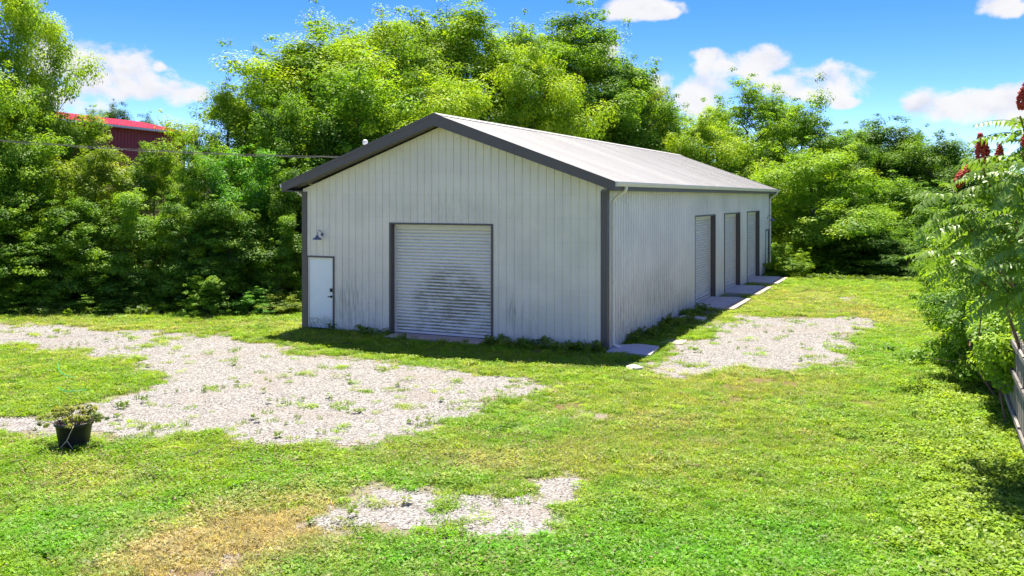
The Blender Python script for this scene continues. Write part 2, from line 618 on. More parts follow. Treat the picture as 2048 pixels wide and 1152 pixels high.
def leaf_material(name, stops, trans=(1.12, 1.10, 0.5), tfac=0.52, gloss=0.015, grough=0.5):
    """leaf colour: per-clump tint along a ramp, times the plant's own colour"""
    m, t, out = new_mat(name)
    a = t.node('ShaderNodeAttribute', dict(attribute_name='tint'))
    col = t.ramp(a.outputs['Fac'], stops)
    inf = t.node('ShaderNodeObjectInfo')
    col = t.mix(1.0, col, inf.outputs['Color'], 'MULTIPLY')
    d = t.node('ShaderNodeBsdfDiffuse', Color=col)
    tr = t.node('ShaderNodeBsdfTranslucent', Color=t.mix(1.0, col, trans, 'MULTIPLY'))
    mx = t.node('ShaderNodeMixShader', i0=tfac, i1=d.outputs[0], i2=tr.outputs[0])
    gl = t.node('ShaderNodeBsdfGlossy', Color=(1, 1, 1), Roughness=grough)
    mx2 = t.node('ShaderNodeMixShader', i0=gloss, i1=mx.outputs[0], i2=gl.outputs[0])
    t.l.new(mx2.outputs[0], out.inputs[0])
    return m


LEAF = [(0.0, (0.090, 0.185, 0.018)), (0.45, (0.205, 0.345, 0.020)), (0.8, (0.32, 0.45, 0.022)), (1.0, (0.41, 0.52, 0.026))]
M['leaf'] = leaf_material('leaf_green', LEAF)
M['leaf_gloss'] = leaf_material('sumac_leaf', [(0.0, (0.10, 0.20, 0.035)), (1.0, (0.22, 0.36, 0.035))], tfac=0.45, gloss=0.03, grough=0.4)
M['sumac_fruit'] = simple('sumac_fruit', (0.46, 0.045, 0.022), 0.7, 0.0, 0.5, 40.0, 0.5)


def inst_leaf(name, tfac=0.5, gloss=0.012, trans=(1.2, 1.12, 0.5)):
    """colour comes from the scattered point"""
    m, t, out = new_mat(name)
    a = t.node('ShaderNodeAttribute', dict(attribute_name='pcol', attribute_type='INSTANCER'))
    v = t.node('ShaderNodeAttribute', dict(attribute_name='bl'))
    col = t.mix(1.0, a.outputs['Vector'], t.mix(v.outputs['Fac'], (0.74, 0.78, 0.85), (1.26, 1.22, 1.1)), 'MULTIPLY')
    d = t.node('ShaderNodeBsdfDiffuse', Color=col)
    tr = t.node('ShaderNodeBsdfTranslucent', Color=t.mix(1.0, col, trans, 'MULTIPLY'))
    mx = t.node('ShaderNodeMixShader', i0=tfac, i1=d.outputs[0], i2=tr.outputs[0])
    gl = t.node('ShaderNodeBsdfGlossy', Color=(1, 1, 1), Roughness=0.45)
    mx2 = t.node('ShaderNodeMixShader', i0=gloss, i1=mx.outputs[0], i2=gl.outputs[0])
    t.l.new(mx2.outputs[0], out.inputs[0])
    return m


M['blade'] = inst_leaf('grass_blade')
M['stone'] = None


def stone_material():
    m, t, out = new_mat('limestone_chip')
    a = t.node('ShaderNodeAttribute', dict(attribute_name='pcol', attribute_type='INSTANCER'))
    o = t.node('ShaderNodeTexCoord').outputs['Object']
    n = t.noise(o, 40.0, 3)
    col = t.mix(1.0, a.outputs['Vector'], t.mix(n, (0.8, 0.8, 0.8), (1.2, 1.2, 1.2)), 'MULTIPLY')
    principled(t, out, col, 0.85, spec=0.3)
    return m


M['stone'] = stone_material()


def ground_material():
    m, t, out = new_mat('lawn_soil')
    a = t.node('ShaderNodeAttribute', dict(attribute_name='gcol'))
    o = t.node('ShaderNodeTexCoord').outputs['Object']
    n = t.noise(o, 9.0, 6, 0.7)
    n2 = t.noise(o, 60.0, 4, 0.7)
    col = t.mix(1.0, a.outputs['Vector'], t.mix(n, (0.6, 0.62, 0.6), (1.4, 1.38, 1.4)), 'MULTIPLY')
    col = t.mix(1.0, col, t.mix(n2, (0.65, 0.65, 0.65), (1.35, 1.35, 1.35)), 'MULTIPLY')
    principled(t, out, col, 0.95, bump=n2, bstr=0.8, bdist=0.03, spec=0.1)
    return m


def gravel_material():
    m, t, out = new_mat('crushed_limestone')
    o = t.node('ShaderNodeTexCoord').outputs['Object']
    v = t.node('ShaderNodeTexVoronoi', Scale=38.0, Randomness=1.0)
    t.l.new(o, v.inputs['Vector'])
    r = t.sep(v.outputs['Color'])[0]
    col = t.ramp(r, [(0.0, (0.10, 0.087, 0.072)), (0.35, (0.225, 0.212, 0.188)), (0.7, (0.315, 0.301, 0.272)), (1.0, (0.44, 0.425, 0.39))])
    b = t.noise(o, 0.7, 5, 0.6)
    col = t.mix(t.math('MULTIPLY', t.smooth(b, 0.45, 0.75), 0.55), col, (0.26, 0.222, 0.175))
    d = t.noise(o, 2.7, 5, 0.65)
    col = t.mix(t.math('MULTIPLY', t.smooth(d, 0.58, 0.75), 0.6), col, (0.17, 0.125, 0.085))
    h = t.math('SUBTRACT', 1.0, v.outputs['Distance'])
    principled(t, out, col, 0.9, bump=h, bstr=0.9, bdist=0.03, spec=0.2)
    return m


M['ground'] = ground_material()
M['gravel'] = gravel_material()

# ------------------------------------------------------------------ layout of the place
ANG = -24.87
BX, BY = -6.19, 26.62                        # front left corner of the building
W, L, EAVE = 9.45, 25.6, 4.15
ca, sa = math.cos(R(ANG)), math.sin(R(ANG))
BUILDING.location = (BX, BY, 0)
BUILDING.rotation_euler = (0, 0, R(ANG))
tag(BUILDING, 'large pale ribbed metal building with charcoal trim and roll up doors', 'building')


def b2w(x, y, z=0.0):
    return Vector((BX + ca * x - sa * y, BY + sa * x + ca * y, z))


def to_local(x, y):
    return ca * (x - BX) + sa * (y - BY), -sa * (x - BX) + ca * (y - BY)


def PX(*pts):
    return [gp(*p) for p in pts]


DRIVE = PX((-400, 640), (0, 646), (200, 656), (400, 667), (500, 684), (600, 700), (700, 716), (880, 738), (1000, 757), (1165, 771), (1090, 790),
           (985, 806), (935, 845), (800, 878), (700, 893), (560, 890), (440, 884), (330, 880), (215, 878), (100, 872), (-400, 880),
           (-400, 838), (0, 832), (100, 832), (160, 806), (240, 796), (292, 764), (255, 732), (150, 706), (0, 690), (-400, 684))
SIDE_PATCH = PX((1262, 742), (1335, 702), (1425, 652), (1478, 632), (1600, 636), (1748, 634), (1712, 662), (1692, 735), (1560, 737), (1480, 731), (1405, 748), (1330, 752))
FRONT_PATCH = PX((650, 1034), (700, 1012), (780, 990), (900, 984), (1000, 982), (1060, 958), (1160, 964), (1142, 1000), (1165, 1012), (1130, 1042), (1100, 1060),
                 (1040, 1068), (985, 1060), (930, 1040), (860, 1042), (760, 1040), (665, 1048))
SMALL_SPOT = PX((1160, 838), (1185, 829), (1230, 833), (1222, 843), (1180, 844))
DRY_SPOT = PX((440, 1118), (465, 1095), (492, 1100), (485, 1125), (455, 1138))
FAR_SPOT = PX((1660, 598), (1700, 592), (1712, 598), (1690, 604))


def terrain(x, y):
    x, y = np.asarray(x, float), np.asarray(y, float)
    hill = smoothstep(y - 0.25 * (x + 14), 33.0, 50.0) * smoothstep(-x, 9.0, 19.0) * 4.2
    bank = smoothstep(y, 29.5, 34.5) * smoothstep(-x, 4.5, 9.0) * 0.5
    fall = -smoothstep(y + 0.35 * (x - 16), 41.0, 60.0) * smoothstep(x, 6.0, 14.0) * 3.0
    rough = (fbm(x * 0.5, y * 0.5, 5, 3) - 0.5) * 0.10 * smoothstep(np.hypot(x, y), 5, 9)
    lx, ly = to_local(x, y)
    near = np.maximum(np.maximum(-lx, lx - W), np.maximum(-ly, ly - L))
    rough = rough * smoothstep(near, 0.2, 2.0)
    return hill + bank + fall + rough


def gravel_s(x, y):
    """metres inside (positive) or outside the bare gravel"""
    nz = (fbm(x * 1.1, y * 1.1, 11, 5, 0.6) - 0.5)
    s = np.full(np.shape(x), -9.0)
    for poly, amp in ((DRIVE, 1.7), (SIDE_PATCH, 2.3), (FRONT_PATCH, 1.7), (SMALL_SPOT, 0.5), (DRY_SPOT, 0.4), (FAR_SPOT, 0.8)):
        s = np.maximum(s, poly_sd(x, y, poly) + (nz + (0.09 if poly is FRONT_PATCH else 0.0)) * amp)
    return s


def gravel_amount(x, y):
    return smoothstep(gravel_s(x, y), -0.12, 0.30)


def wpt(px, py):
    return gp(px, py)


def blob(x, y, px, py, rx, ry):
    cx, cy = wpt(px, py)
    return np.exp(-(((x - cx) / rx) ** 2 + ((y - cy) / ry) ** 2))


def lawn_state(x, y):
    """dryness 0..1 and vividness 0..1 of the lawn"""
    n = fbm(x * 0.35, y * 0.35, 21, 4)
    n2 = fbm(x * 1.6, y * 1.6, 31, 4, 0.6)
    dry = 0.95 * blob(x, y, 470, 1075, 1.15, 1.2) + 0.85 * blob(x, y, 330, 1140, 0.8, 0.9) + 0.7 * blob(x, y, 600, 1020, 0.9, 1.0)
    dry = dry + 0.35 * blob(x, y, 1380, 900, 1.6, 2.2) + 0.35 * blob(x, y, 1250, 830, 2.2, 2.0) + 0.3 * blob(x, y, 990, 925, 2.0, 1.2)
    dry = dry + 0.35 * blob(x, y, 1500, 770, 3.0, 2.0) + 0.35 * blob(x, y, 380, 650, 5.0, 1.6) + 0.35 * blob(x, y, 1790, 640, 1.2, 5.0) + 0.4 * blob(x, y, 160, 960, 1.0, 0.9)
    dry = dry + 0.35 * blob(x, y, 1500, 600, 4.0, 5.0)
    dry = np.clip(dry * (0.45 + 1.1 * n2) + (n - 0.55) * 0.8 + 0.02, 0, 1)
    viv = 0.8 * blob(x, y, 150, 1050, 2.2, 1.1) + 0.8 * blob(x, y, 800, 1130, 2.8, 0.8) + 0.75 * blob(x, y, 1500, 1100, 3.2, 1.6) + 0.7 * blob(x, y, 1080, 850, 1.2, 1.0)
    viv = viv + 0.6 * blob(x, y, 760, 960, 1.6, 0.8) + 0.35 * blob(x, y, 1700, 700, 3.0, 6.0)
    viv = np.clip(viv * (0.6 + 0.8 * n2), 0, 1)
    return dry, viv


# ------------------------------------------------------------------ ground sheet and gravel sheets
def axis(lo, hi, step, far_lo, far_hi):
    a = list(np.arange(lo, hi + 1e-6, step))
    s, p = step, a[0]
    left = []
    while p > far_lo:
        s *= 1.35
        p -= s
        left.append(p)
    s, p = step, a[-1]
    right = []
    while p < far_hi:
        s *= 1.35
        p += s
        right.append(p)
    return np.array(left[::-1] + a + right)


gxs, gys = axis(-19, 22, 0.12, -900, 900), axis(7.5, 48, 0.12, -300, 1500)
NX, NY = len(gxs), len(gys)
GX, GY = np.meshgrid(gxs, gys)
GZ = terrain(GX, GY)
GS = gravel_s(GX, GY)
GA = smoothstep(GS, 0.0, 0.4)
dry, viv = lawn_state(GX, GY)
cg, cd, cs = np.array((0.105, 0.165, 0.018)), np.array((0.24, 0.175, 0.07)), np.array((0.17, 0.105, 0.06))
gcol = cg + (cd - cg) * dry[..., None]
soil = smoothstep(fbm(GX * 0.9, GY * 0.9, 77, 4), 0.62, 0.74)[..., None]
gcol = gcol + (cs - gcol) * soil * 0.7
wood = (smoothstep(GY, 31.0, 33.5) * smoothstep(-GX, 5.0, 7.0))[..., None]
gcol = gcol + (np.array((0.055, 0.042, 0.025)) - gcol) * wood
idx = np.arange(NX * NY).reshape(NY, NX)
F = np.stack([idx[:-1, :-1], idx[:-1, 1:], idx[1:, 1:], idx[1:, :-1]], -1).reshape(-1, 4)
V = np.stack([GX, GY, GZ], -1).reshape(-1, 3)
edge = (smoothstep(GS + (fbm(GX * 4, GY * 4, 71, 3) - 0.5) * 0.8, -0.65, 0.25) * 0.9)[..., None]
gcol = gcol + (np.array((0.27, 0.225, 0.165)) - gcol) * edge
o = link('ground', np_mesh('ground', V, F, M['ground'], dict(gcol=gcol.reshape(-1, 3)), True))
tag(o, 'lawn and soil running back to the woods', kind='structure')


def gravel_sheet(name, polys, label):
    s = np.full(GX.shape, -9.0)
    for p in polys:
        s = np.maximum(s, poly_sd(GX, GY, p))
    cell = (GA[:-1, :-1] + GA[1:, :-1] + GA[:-1, 1:] + GA[1:, 1:]) / 4
    sel = (cell > 0.5) & (s[:-1, :-1] > -0.9) & (GX[:-1, :-1] > -19) & (GX[:-1, :-1] < 22) & (GY[:-1, :-1] < 48) & (GY[:-1, :-1] > 7.5)
    q = F.reshape(NY - 1, NX - 1, 4)[sel]
    used, inv = np.unique(q, return_inverse=True)
    v = V[used].copy()
    v[:, 2] += 0.006
    o = link(name, np_mesh(name, v, inv.reshape(-1, 4), M['gravel'], None, True))
    return tag(o, label, kind='structure')


gravel_sheet('gravel_drive', [DRIVE], 'pale gravel drive sweeping in front of the metal building')
gravel_sheet('gravel_patch', [SIDE_PATCH, FAR_SPOT], 'pale gravel patch beside the roll up doors')
gravel_sheet('gravel_spot', [FRONT_PATCH, SMALL_SPOT, DRY_SPOT], 'bare gravel spot in the foreground lawn')


# ------------------------------------------------------------------ the metal building
def ribbed(mapf, a0, a1, ribs, zlo, zhi, openings, kinks=()):
    """one sheet from a0 to a1 with raised ribs; zhi is a function of a; openings are (a0, a1, z0, z1)"""
    xs = {a0: 0.0, a1: 0.0}
    h = 0.020
    for r in ribs:
        for dx_, off in ((0.0, 0.0), (0.010, h), (0.030, h), (0.040, 0.0)):
            if a0 - 1e-6 <= r + dx_ <= a1 + 1e-6:
                xs[min(max(r + dx_, a0), a1)] = off
    keys = sorted(xs)
    for e in [v for op in openings for v in op[:2]] + list(kinks):
        if a0 < e < a1 and all(abs(e - k) > 1e-4 for k in keys):
            lo = max(k for k in keys if k < e)
            hi = min(k for k in keys if k > e)
            xs[e] = xs[lo] + (xs[hi] - xs[lo]) * (e - lo) / (hi - lo)
            keys = sorted(xs)
    mb = MB()
    for p, q in zip(keys[:-1], keys[1:]):
        mid = (p + q) / 2
        spans = [(zlo, None)]
        for (o0, o1, z0, z1) in openings:
            if o0 < mid < o1:
                spans = ([(zlo, z0)] if z0 > zlo + 0.2 else []) + [(z1, None)]
        for (s0, s1) in spans:
            mb.quad(mapf(p, xs[p], s0), mapf(q, xs[q], s0), mapf(q, xs[q], zhi(q) if s1 is None else s1), mapf(p, xs[p], zhi(p) if s1 is None else s1))
    return mb


RX, RZ = 4.7, 6.15                           # ridge
OH, OF = 0.36, 0.45                          # eave and gable overhangs
PITCH = (RZ - 4.29) / (9.8 - RX)


def roof_z(x):
    return RZ - abs(x - RX) * PITCH


DOOR_F = (3.06, 6.22, 0.07, 3.13)
MAN_F = (0.16, 1.10, 0.03, 2.12)
SIDE_DOORS = [(9.45, 12.68), (14.45, 17.62), (19.36, 22.50)]
SIDE_Z = (0.118, 3.2)
MAN_S = (24.42, 25.34, 0.10, 2.22)
PITCHW = 0.2286

front = empty('front_wall', parent=BUILDING)
n = int(W / PITCHW) + 1
for i in range(n):
    a, b = i * PITCHW, min((i + 1) * PITCHW, W)
    if b - a < 0.02:
        continue
    ribbed(lambda a_, o_, z_: (a_, -o_, z_), a, b, [a], 0.0, lambda x: roof_z(x) - 0.30, [DOOR_F, MAN_F], [RX]).build('wall_panel', M['wall_front'], front)
sidew = empty('side_wall', parent=BUILDING)
PW = PITCHW * 4
side_open = [(a, b, SIDE_Z[0], SIDE_Z[1]) for a, b in SIDE_DOORS] + [MAN_S]
for i in range(int(L / PW) + 1):
    a, b = i * PW, min((i + 1) * PW, L)
    if b - a < 0.02:
        continue
    ribbed(lambda a_, o_, z_: (W + o_, a_, z_), a, b, [a + k * PITCHW for k in range(4)], 0.0, lambda y: EAVE, side_open).build('wall_panel', M['wall_side'], sidew)
backw = empty('rear_wall', parent=BUILDING)
for i in range(int(W / PW) + 1):
    a, b = i * PW, min((i + 1) * PW, W)
    ribbed(lambda a_, o_, z_: (a_, L + o_, z_), a, b, [a + k * PITCHW for k in range(4)], 0.0, lambda x: roof_z(x) - 0.30, [], [RX]).build('wall_panel', M['wall_side'], backw)
leftw = empty('far_side_wall', parent=BUILDING)
for i in range(int(L / PW) + 1):
    a, b = i * PW, min((i + 1) * PW, L)
    if b - a < 0.02:
        continue
    ribbed(lambda a_, o_, z_: (-o_, a_, z_), a, b, [a + k * PITCHW for k in range(4)], 0.0, lambda y: EAVE, []).build('wall_panel', M['wall_side'], leftw)

# roof
roof = empty('roof', parent=BUILDING)
EX_R, EX_L = W + OH, -OH - 0.04
nP = int((L + OF + 0.4) / PW) + 1
for side in (1, -1):
    xe = EX_R if side > 0 else EX_L
    for i in range(nP):
        a, b = -OF + i * PW, min(-OF + (i + 1) * PW, L + 0.4)
        if b - a < 0.02:
            continue
        xs = [(a, 0.0)]
        for k in range(4):
            r = a + k * PITCHW
            for dx_, off in ((0.0, 0.0), (0.004, 0.0065), (0.020, 0.0065), (0.024, 0.0)):
                if r + dx_ < b and (r + dx_) > a:
                    xs.append((r + dx_, off))
        xs.append((b, 0.0))
        mb = MB()
        for (p, o1), (q, o2) in zip(xs[:-1], xs[1:]):
            qd = [(RX + side * 0.02, p, RZ + o1), (xe, p, roof_z(xe) + o1), (xe, q, roof_z(xe) + o2), (RX + side * 0.02, q, RZ + o2)]
            mb.quad(*(qd if side > 0 else qd[::-1]))
        mb.build('roof_panel', M['roof'], roof)
mb = MB()
mb.prism([(RX - 0.2, -OF - 0.01, RZ - 0.2 * PITCH + 0.026), (RX, -OF - 0.01, RZ + 0.034), (RX + 0.2, -OF - 0.01, RZ - 0.2 * PITCH + 0.026), (RX, -OF - 0.01, RZ + 0.028)], (0, L + OF + 0.42, 0))
mb.build('ridge_cap', M['roof'], roof)

# rake trim, soffits, corner trim
for (y0, y1) in ((-OF - 0.03, -OF), (L + 0.4, L + 0.43)):
    for side in (1, -1):
        xe = EX_R + 0.02 if side > 0 else EX_L - 0.02
        mb = MB()
        mb.prism([(RX, y0, RZ + 0.012), (xe, y0, roof_z(xe) + 0.012), (xe, y0, roof_z(xe) - 0.235), (RX, y0, RZ - 0.315)], (0, y1 - y0, 0))
        # drip edge proud of the board
        mb.prism([(RX, y0 - 0.012 if y0 < 0 else y1 + 0.001, RZ + 0.014), (xe, y0 - 0.012 if y0 < 0 else y1 + 0.001, roof_z(xe) + 0.014),
                  (xe, y0 - 0.012 if y0 < 0 else y1 + 0.001, roof_z(xe) - 0.06), (RX, y0 - 0.012 if y0 < 0 else y1 + 0.001, RZ - 0.08)], (0, 0.011, 0))
        mb.build('rake_trim', M['trim'], BUILDING)
for side in (1, -1):
    xe = EX_R if side > 0 else EX_L
    mb = MB()
    zs = lambda x: roof_z(x) - 0.26
    mb.prism([(RX, -OF, zs(RX)), (xe, -OF, zs(xe) + 0.03), (xe, -OF, zs(xe) + 0.06), (RX, -OF, zs(RX) + 0.03)], (0, OF - 0.003, 0))
    mb.build('gable_soffit', M['soffit'], BUILDING)
    mb = MB()
    if side > 0:
        mb.box(W + 0.025, -OF + 0.002, EAVE - 0.09, EX_R - 0.005, L + 0.39, EAVE - 0.06)
        mb.box(EX_R - 0.03, -OF + 0.002, EAVE - 0.059, EX_R - 0.005, L + 0.39, roof_z(EX_R) - 0.012)
    else:
        mb.box(EX_L + 0.005, -OF + 0.002, EAVE - 0.09, -0.025, L + 0.39, EAVE - 0.06)
        mb.box(EX_L + 0.005, -OF + 0.002, EAVE - 0.059, EX_L + 0.03, L + 0.39, roof_z(EX_L) - 0.012)
    mb.build('eave_soffit', M['soffit'], BUILDING)
for (cx_, cy_) in ((0, 0), (W, 0), (W, L), (0, L)):
    sx_, sy_ = (1 if cx_ == 0 else -1), (1 if cy_ == 0 else -1)
    mb = MB()
    top = EAVE - 0.095
    f = 0.145
    x0, x1 = sorted((cx_ - sx_ * 0.030, cx_ + sx_ * f))
    y0, y1 = sorted((cy_ - sy_ * 0.030, cy_ - sy_ * 0.003))
    mb.box(x0, y0, 0.0, x1, y1, top)
    x0, x1 = sorted((cx_ - sx_ * 0.030, cx_ - sx_ * 0.003))
    y0, y1 = sorted((cy_ - sy_ * 0.0025, cy_ + sy_ * f))
    mb.box(x0, y0, 0.0, x1, y1, top)
    mb.build('corner_trim', M['trim'], BUILDING)

# gutters and downspouts
gz = roof_z(EX_R)
prof = [(0.005, 0.0), (0.005, -0.11), (0.075, -0.11), (0.09, -0.06), (0.115, -0.035), (0.115, 0.0), (0.107, 0.0), (0.107, -0.03), (0.082, -0.055), (0.07, -0.10), (0.012, -0.10), (0.012, 0.0)]
for side in (1, -1):
    xb = EX_R if side > 0 else EX_L
    mb = MB()
    y0, y1 = -OF + 0.02, L + 0.4
    for (p, q) in zip(prof, prof[1:] + prof[:1]):
        mb.quad((xb + side * p[0], y0, gz - 0.012 + p[1]), (xb + side * q[0], y0, gz - 0.012 + q[1]), (xb + side * q[0], y1, gz - 0.012 + q[1]), (xb + side * p[0], y1, gz - 0.012 + p[1]))
    for yy in (y0 - 0.004, y1):
        mb.prism([(xb + side * q[0], yy, gz - 0.012 + q[1]) for q in ((0.004, 0.002), (0.004, -0.112), (0.077, -0.112), (0.117, -0.034), (0.117, 0.002))], (0, 0.004, 0))
    g = mb.build('gutter', M['cream'], BUILDING)
    for s in ((0.30, 25.42) if side > 0 else (0.30,)):
        xw = (W + 0.075) if side > 0 else -0.075
        gx = xb + side * 0.06
        z0 = gz - 0.12
        pts = [(gx, s, z0), (gx, s, z0 - 0.07), (gx - side * 0.05, s, z0 - 0.14), (xw + side * 0.05, s, z0 - 0.30), (xw, s, z0 - 0.38), (xw, s, 0.22), (xw + side * 0.03, s, 0.13), (xw + side * 0.22, s, 0.06)]
        mb = MB()
        mb.tube(pts, 0.043, 8)
        for zc in (3.1, 1.7, 0.5):
            mb.box(xw - 0.05, s - 0.05, zc, xw + 0.05, s + 0.05, zc + 0.03)
        mb.build('downspout', M['cream'], BUILDING)


def slat_mesh(width):
    """one curved curtain slat, hung along +X, seen from -Y"""
    h = 0.0915
    pr = [(0.022, 0.0), (0.016, 0.008), (-0.022, 0.014), (-0.032, 0.032), (-0.030, 0.054), (-0.016, 0.074), (0.014, 0.086), (0.022, h)]
    mb = MB()
    for (p, q) in zip(pr[:-1], pr[1:]):
        mb.quad((0, p[0], p[1]), (width, p[0], p[1]), (width, q[0], q[1]), (0, q[0], q[1]))
    return mb


def roll_door(name, a0, a1, z0, z1, mat, place, slat_rot, label=None):
    """place(a, inset, z) -> building coordinates; the part's own mesh is the charcoal lining of the opening"""
    fr = MB()

    def bx(a, i0, za, b, i1, zb):
        p, q = place(a, i0, za), place(b, i1, zb)
        fr.box(min(p[0], q[0]), min(p[1], q[1]), za, max(p[0], q[0]), max(p[1], q[1]), zb)
    bx(a0 - 0.05, -0.026, z0, a0 + 0.012, 0.24, z1)
    bx(a1 - 0.012, -0.026, z0, a1 + 0.05, 0.24, z1)
    bx(a0 - 0.05, -0.026, z1 + 0.001, a1 + 0.05, 0.24, z1 + 0.05)
    d = fr.build(name, M['trim'], BUILDING)
    if label:
        d['label'] = label
    for (ga, gb) in ((a0 + 0.014, a0 + 0.075), (a1 - 0.075, a1 - 0.014)):
        mb = MB()
        p, q = place(ga, 0.16, 0), place(gb, 0.27, 0)
        mb.box(min(p[0], q[0]), min(p[1], q[1]), z0 + 0.002, max(p[0], q[0]), max(p[1], q[1]), z1 - 0.004)
        mb.build('guide_rail', M['jamb_cream'], d)
    mb = MB()
    p, q = place(a0 + 0.077, 0.17, 0), place(a1 - 0.077, 0.21, 0)
    mb.box(min(p[0], q[0]), min(p[1], q[1]), z0 + 0.01, max(p[0], q[0]), max(p[1], q[1]), z0 + 0.075)
    mb.build('bottom_bar', M['jamb_cream'], d)
    mb = MB()
    p, q = place(a0 + 0.077, 0.14, 0), place(a1 - 0.077, 0.26, 0)
    mb.box(min(p[0], q[0]), min(p[1], q[1]), z1 - 0.10, max(p[0], q[0]), max(p[1], q[1]), z1 - 0.004)
    mb.build('hood', M['jamb_cream'], d)
    wdt = a1 - a0 - 0.15
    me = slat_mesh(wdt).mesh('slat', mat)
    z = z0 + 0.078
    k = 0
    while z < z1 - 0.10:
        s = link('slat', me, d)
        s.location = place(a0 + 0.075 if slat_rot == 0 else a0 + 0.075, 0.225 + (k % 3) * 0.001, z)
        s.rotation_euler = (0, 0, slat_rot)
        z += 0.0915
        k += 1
    # dark backing so that no daylight shows between slats
    mb = MB()
    p, q = place(a0, 0.28, 0), place(a1, 0.30, 0)
    mb.box(min(p[0], q[0]), min(p[1], q[1]), z0, max(p[0], q[0]), max(p[1], q[1]), z1)
    mb.build('backing', M['soffit'], d)
    return d


roll_door('roll_up_door', *DOOR_F[:2], DOOR_F[2], DOOR_F[3], M['curtain_front'], lambda a, i, z: (a, i, z), 0.0, 'mildewed white roll up door in the gable wall')
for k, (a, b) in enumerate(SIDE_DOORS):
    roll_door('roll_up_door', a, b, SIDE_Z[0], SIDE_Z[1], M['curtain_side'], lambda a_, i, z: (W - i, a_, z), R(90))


def man_door(place, a0, a1, z0, z1, hinge_left=True):
    fr = MB()

    def bx(mb, a, i0, za, b, i1, zb):
        p, q = place(a, i0, za), place(b, i1, zb)
        mb.box(min(p[0], q[0]), min(p[1], q[1]), za, max(p[0], q[0]), max(p[1], q[1]), zb)
    slab = MB()
    bx(slab, a0 + 0.06, 0.02, z0 + 0.03, a1 - 0.03, 0.065, z1 - 0.045)
    d = slab.build('entry_door', M['door'], BUILDING)
    mb = MB()
    bx(mb, a0 - 0.025, -0.028, z0, a0 + 0.02, 0.10, z1)
    bx(mb, a1 - 0.025, -0.028, z0, a1 + 0.025, 0.10, z1)
    bx(mb, a0 - 0.025, -0.028, z1 - 0.002 + 0.003, a1 + 0.025, 0.10, z1 + 0.05)
    mb.build('door_frame', M['trim'], d)
    mb = MB()
    bx(mb, a0 + 0.021, -0.005, z0, a0 + 0.056, 0.08, z1 - 0.002)
    bx(mb, a0 + 0.057, 0.0, z1 - 0.04, a1 - 0.026, 0.08, z1 - 0.002)
    mb.build('jamb', M['cream'], d)
    mb = MB()
    bx(mb, a1 - 0.125, -0.002, z0 + 0.93, a1 - 0.07, 0.019, z0 + 0.99)
    bx(mb, a1 - 0.19, -0.045, z0 + 0.945, a1 - 0.085, -0.028, z0 + 0.972)
    bx(mb, a1 - 0.105, -0.03, z0 + 0.945, a1 - 0.085, 0.0, z0 + 0.972)
    mb.build('handle', M['darkmetal'], d)
    mb = MB()
    bx(mb, a1 - 0.13, -0.02, z0 + 1.10, a1 - 0.065, 0.019, z0 + 1.20)
    mb.build('deadbolt', M['darkmetal'], d)
    mb = MB()
    bx(mb, a0, 0.10, z0, a1, 0.12, z1)
    mb.build('backing', M['soffit'], d)
    return d


man_door(lambda a, i, z: (a, i, z), *MAN_F)
man_door(lambda a, i, z: (W - i, a, z), *MAN_S)


def wall_lamp(loc, rz, label):
    t = empty('wall_lamp', loc, rz)
    t.scale = (0.8, 0.8, 0.8)
    tag(t, label, 'lamp', 'gooseneck wall lamps on the metal building')
    mb = MB()
    mb.lathe([(0.0, 0.0), (0.06, 0.0), (0.06, 0.02), (0.03, 0.03), (0.0, 0.03)], n=14)
    me = mb.mesh('mount', M['zinc'], True)
    o = link('mount', me, t)
    o.rotation_euler = (R(90), 0, 0)
    mb = MB()
    arc = [(0, -0.02, 0.0)] + [(0, -0.02 - 0.13 * (1 - math.cos(R(a))), 0.0 + 0.16 * math.sin(R(a))) for a in (20, 45, 70, 90, 115, 140, 165)] + [(0, -0.30, -0.02)]
    mb.tube(arc, 0.013, 8)
    mb.build('neck', M['zinc'], t, True)
    mb = MB()
    mb.lathe([(0.0, 0.0), (0.045, 0.0), (0.05, -0.055), (0.075, -0.075), (0.14, -0.11), (0.17, -0.15), (0.172, -0.165), (0.165, -0.160), (0.13, -0.115), (0.05, -0.07), (0.0, -0.06)], (0, -0.30, -0.01), 22)
    mb.build('shade', M['zinc'], t, True)
    mb = MB()
    mb.lathe([(0.0, -0.06), (0.028, -0.075), (0.036, -0.11), (0.025, -0.14), (0.0, -0.15)], (0, -0.30, -0.01), 12)
    mb.build('bulb', M['white'], t, True)
    return t


wall_lamp(b2w(0.70, -0.02, 2.80), R(ANG), 'galvanised gooseneck lamp above the white entry door')
wall_lamp(b2w(W + 0.022, 24.85, 2.85), R(ANG + 90), 'gooseneck lamp at far end of the side wall')

# service mast and cable
ms = b2w(-0.22, 3.55)
mast = empty('service_mast', (ms.x, ms.y, 0.0))
tag(mast, 'white capped service mast rising behind the left roof edge', 'mast')
mb = MB()
mb.tube([(0, 0, 0.0), (0, 0, 5.62)], 0.035, 8)
mb.build('pipe', M['zinc'], mast)
mb = MB()
mb.lathe([(0.0, 0.12), (0.05, 0.11), (0.085, 0.06), (0.09, 0.0), (0.075, -0.05), (0.04, -0.07), (0.0, -0.07)], (0, 0, 5.70), 14)
mb.build('cap', M['white'], mast, True)
mb = MB()
A, B = at(-700, 205, 24.0), Vector((ms.x - 0.03, ms.y, 5.24))
pts = []
for i in range(41):
    s = i / 40
    p = A.lerp(B, s)
    p.z -= 4 * 0.33 * s * (1 - s)
    pts.append(p)
mb.tube(pts, 0.011, 6)
mb.tube([p + Vector((0, 0.02, -0.035 + 0.02 * math.sin(i * 1.9))) for i, p in enumerate(pts)], 0.008, 5)
tag(mb.build('power_line', M['rubber']), 'dark twisted power cable slung across the trees to the building', 'cable')

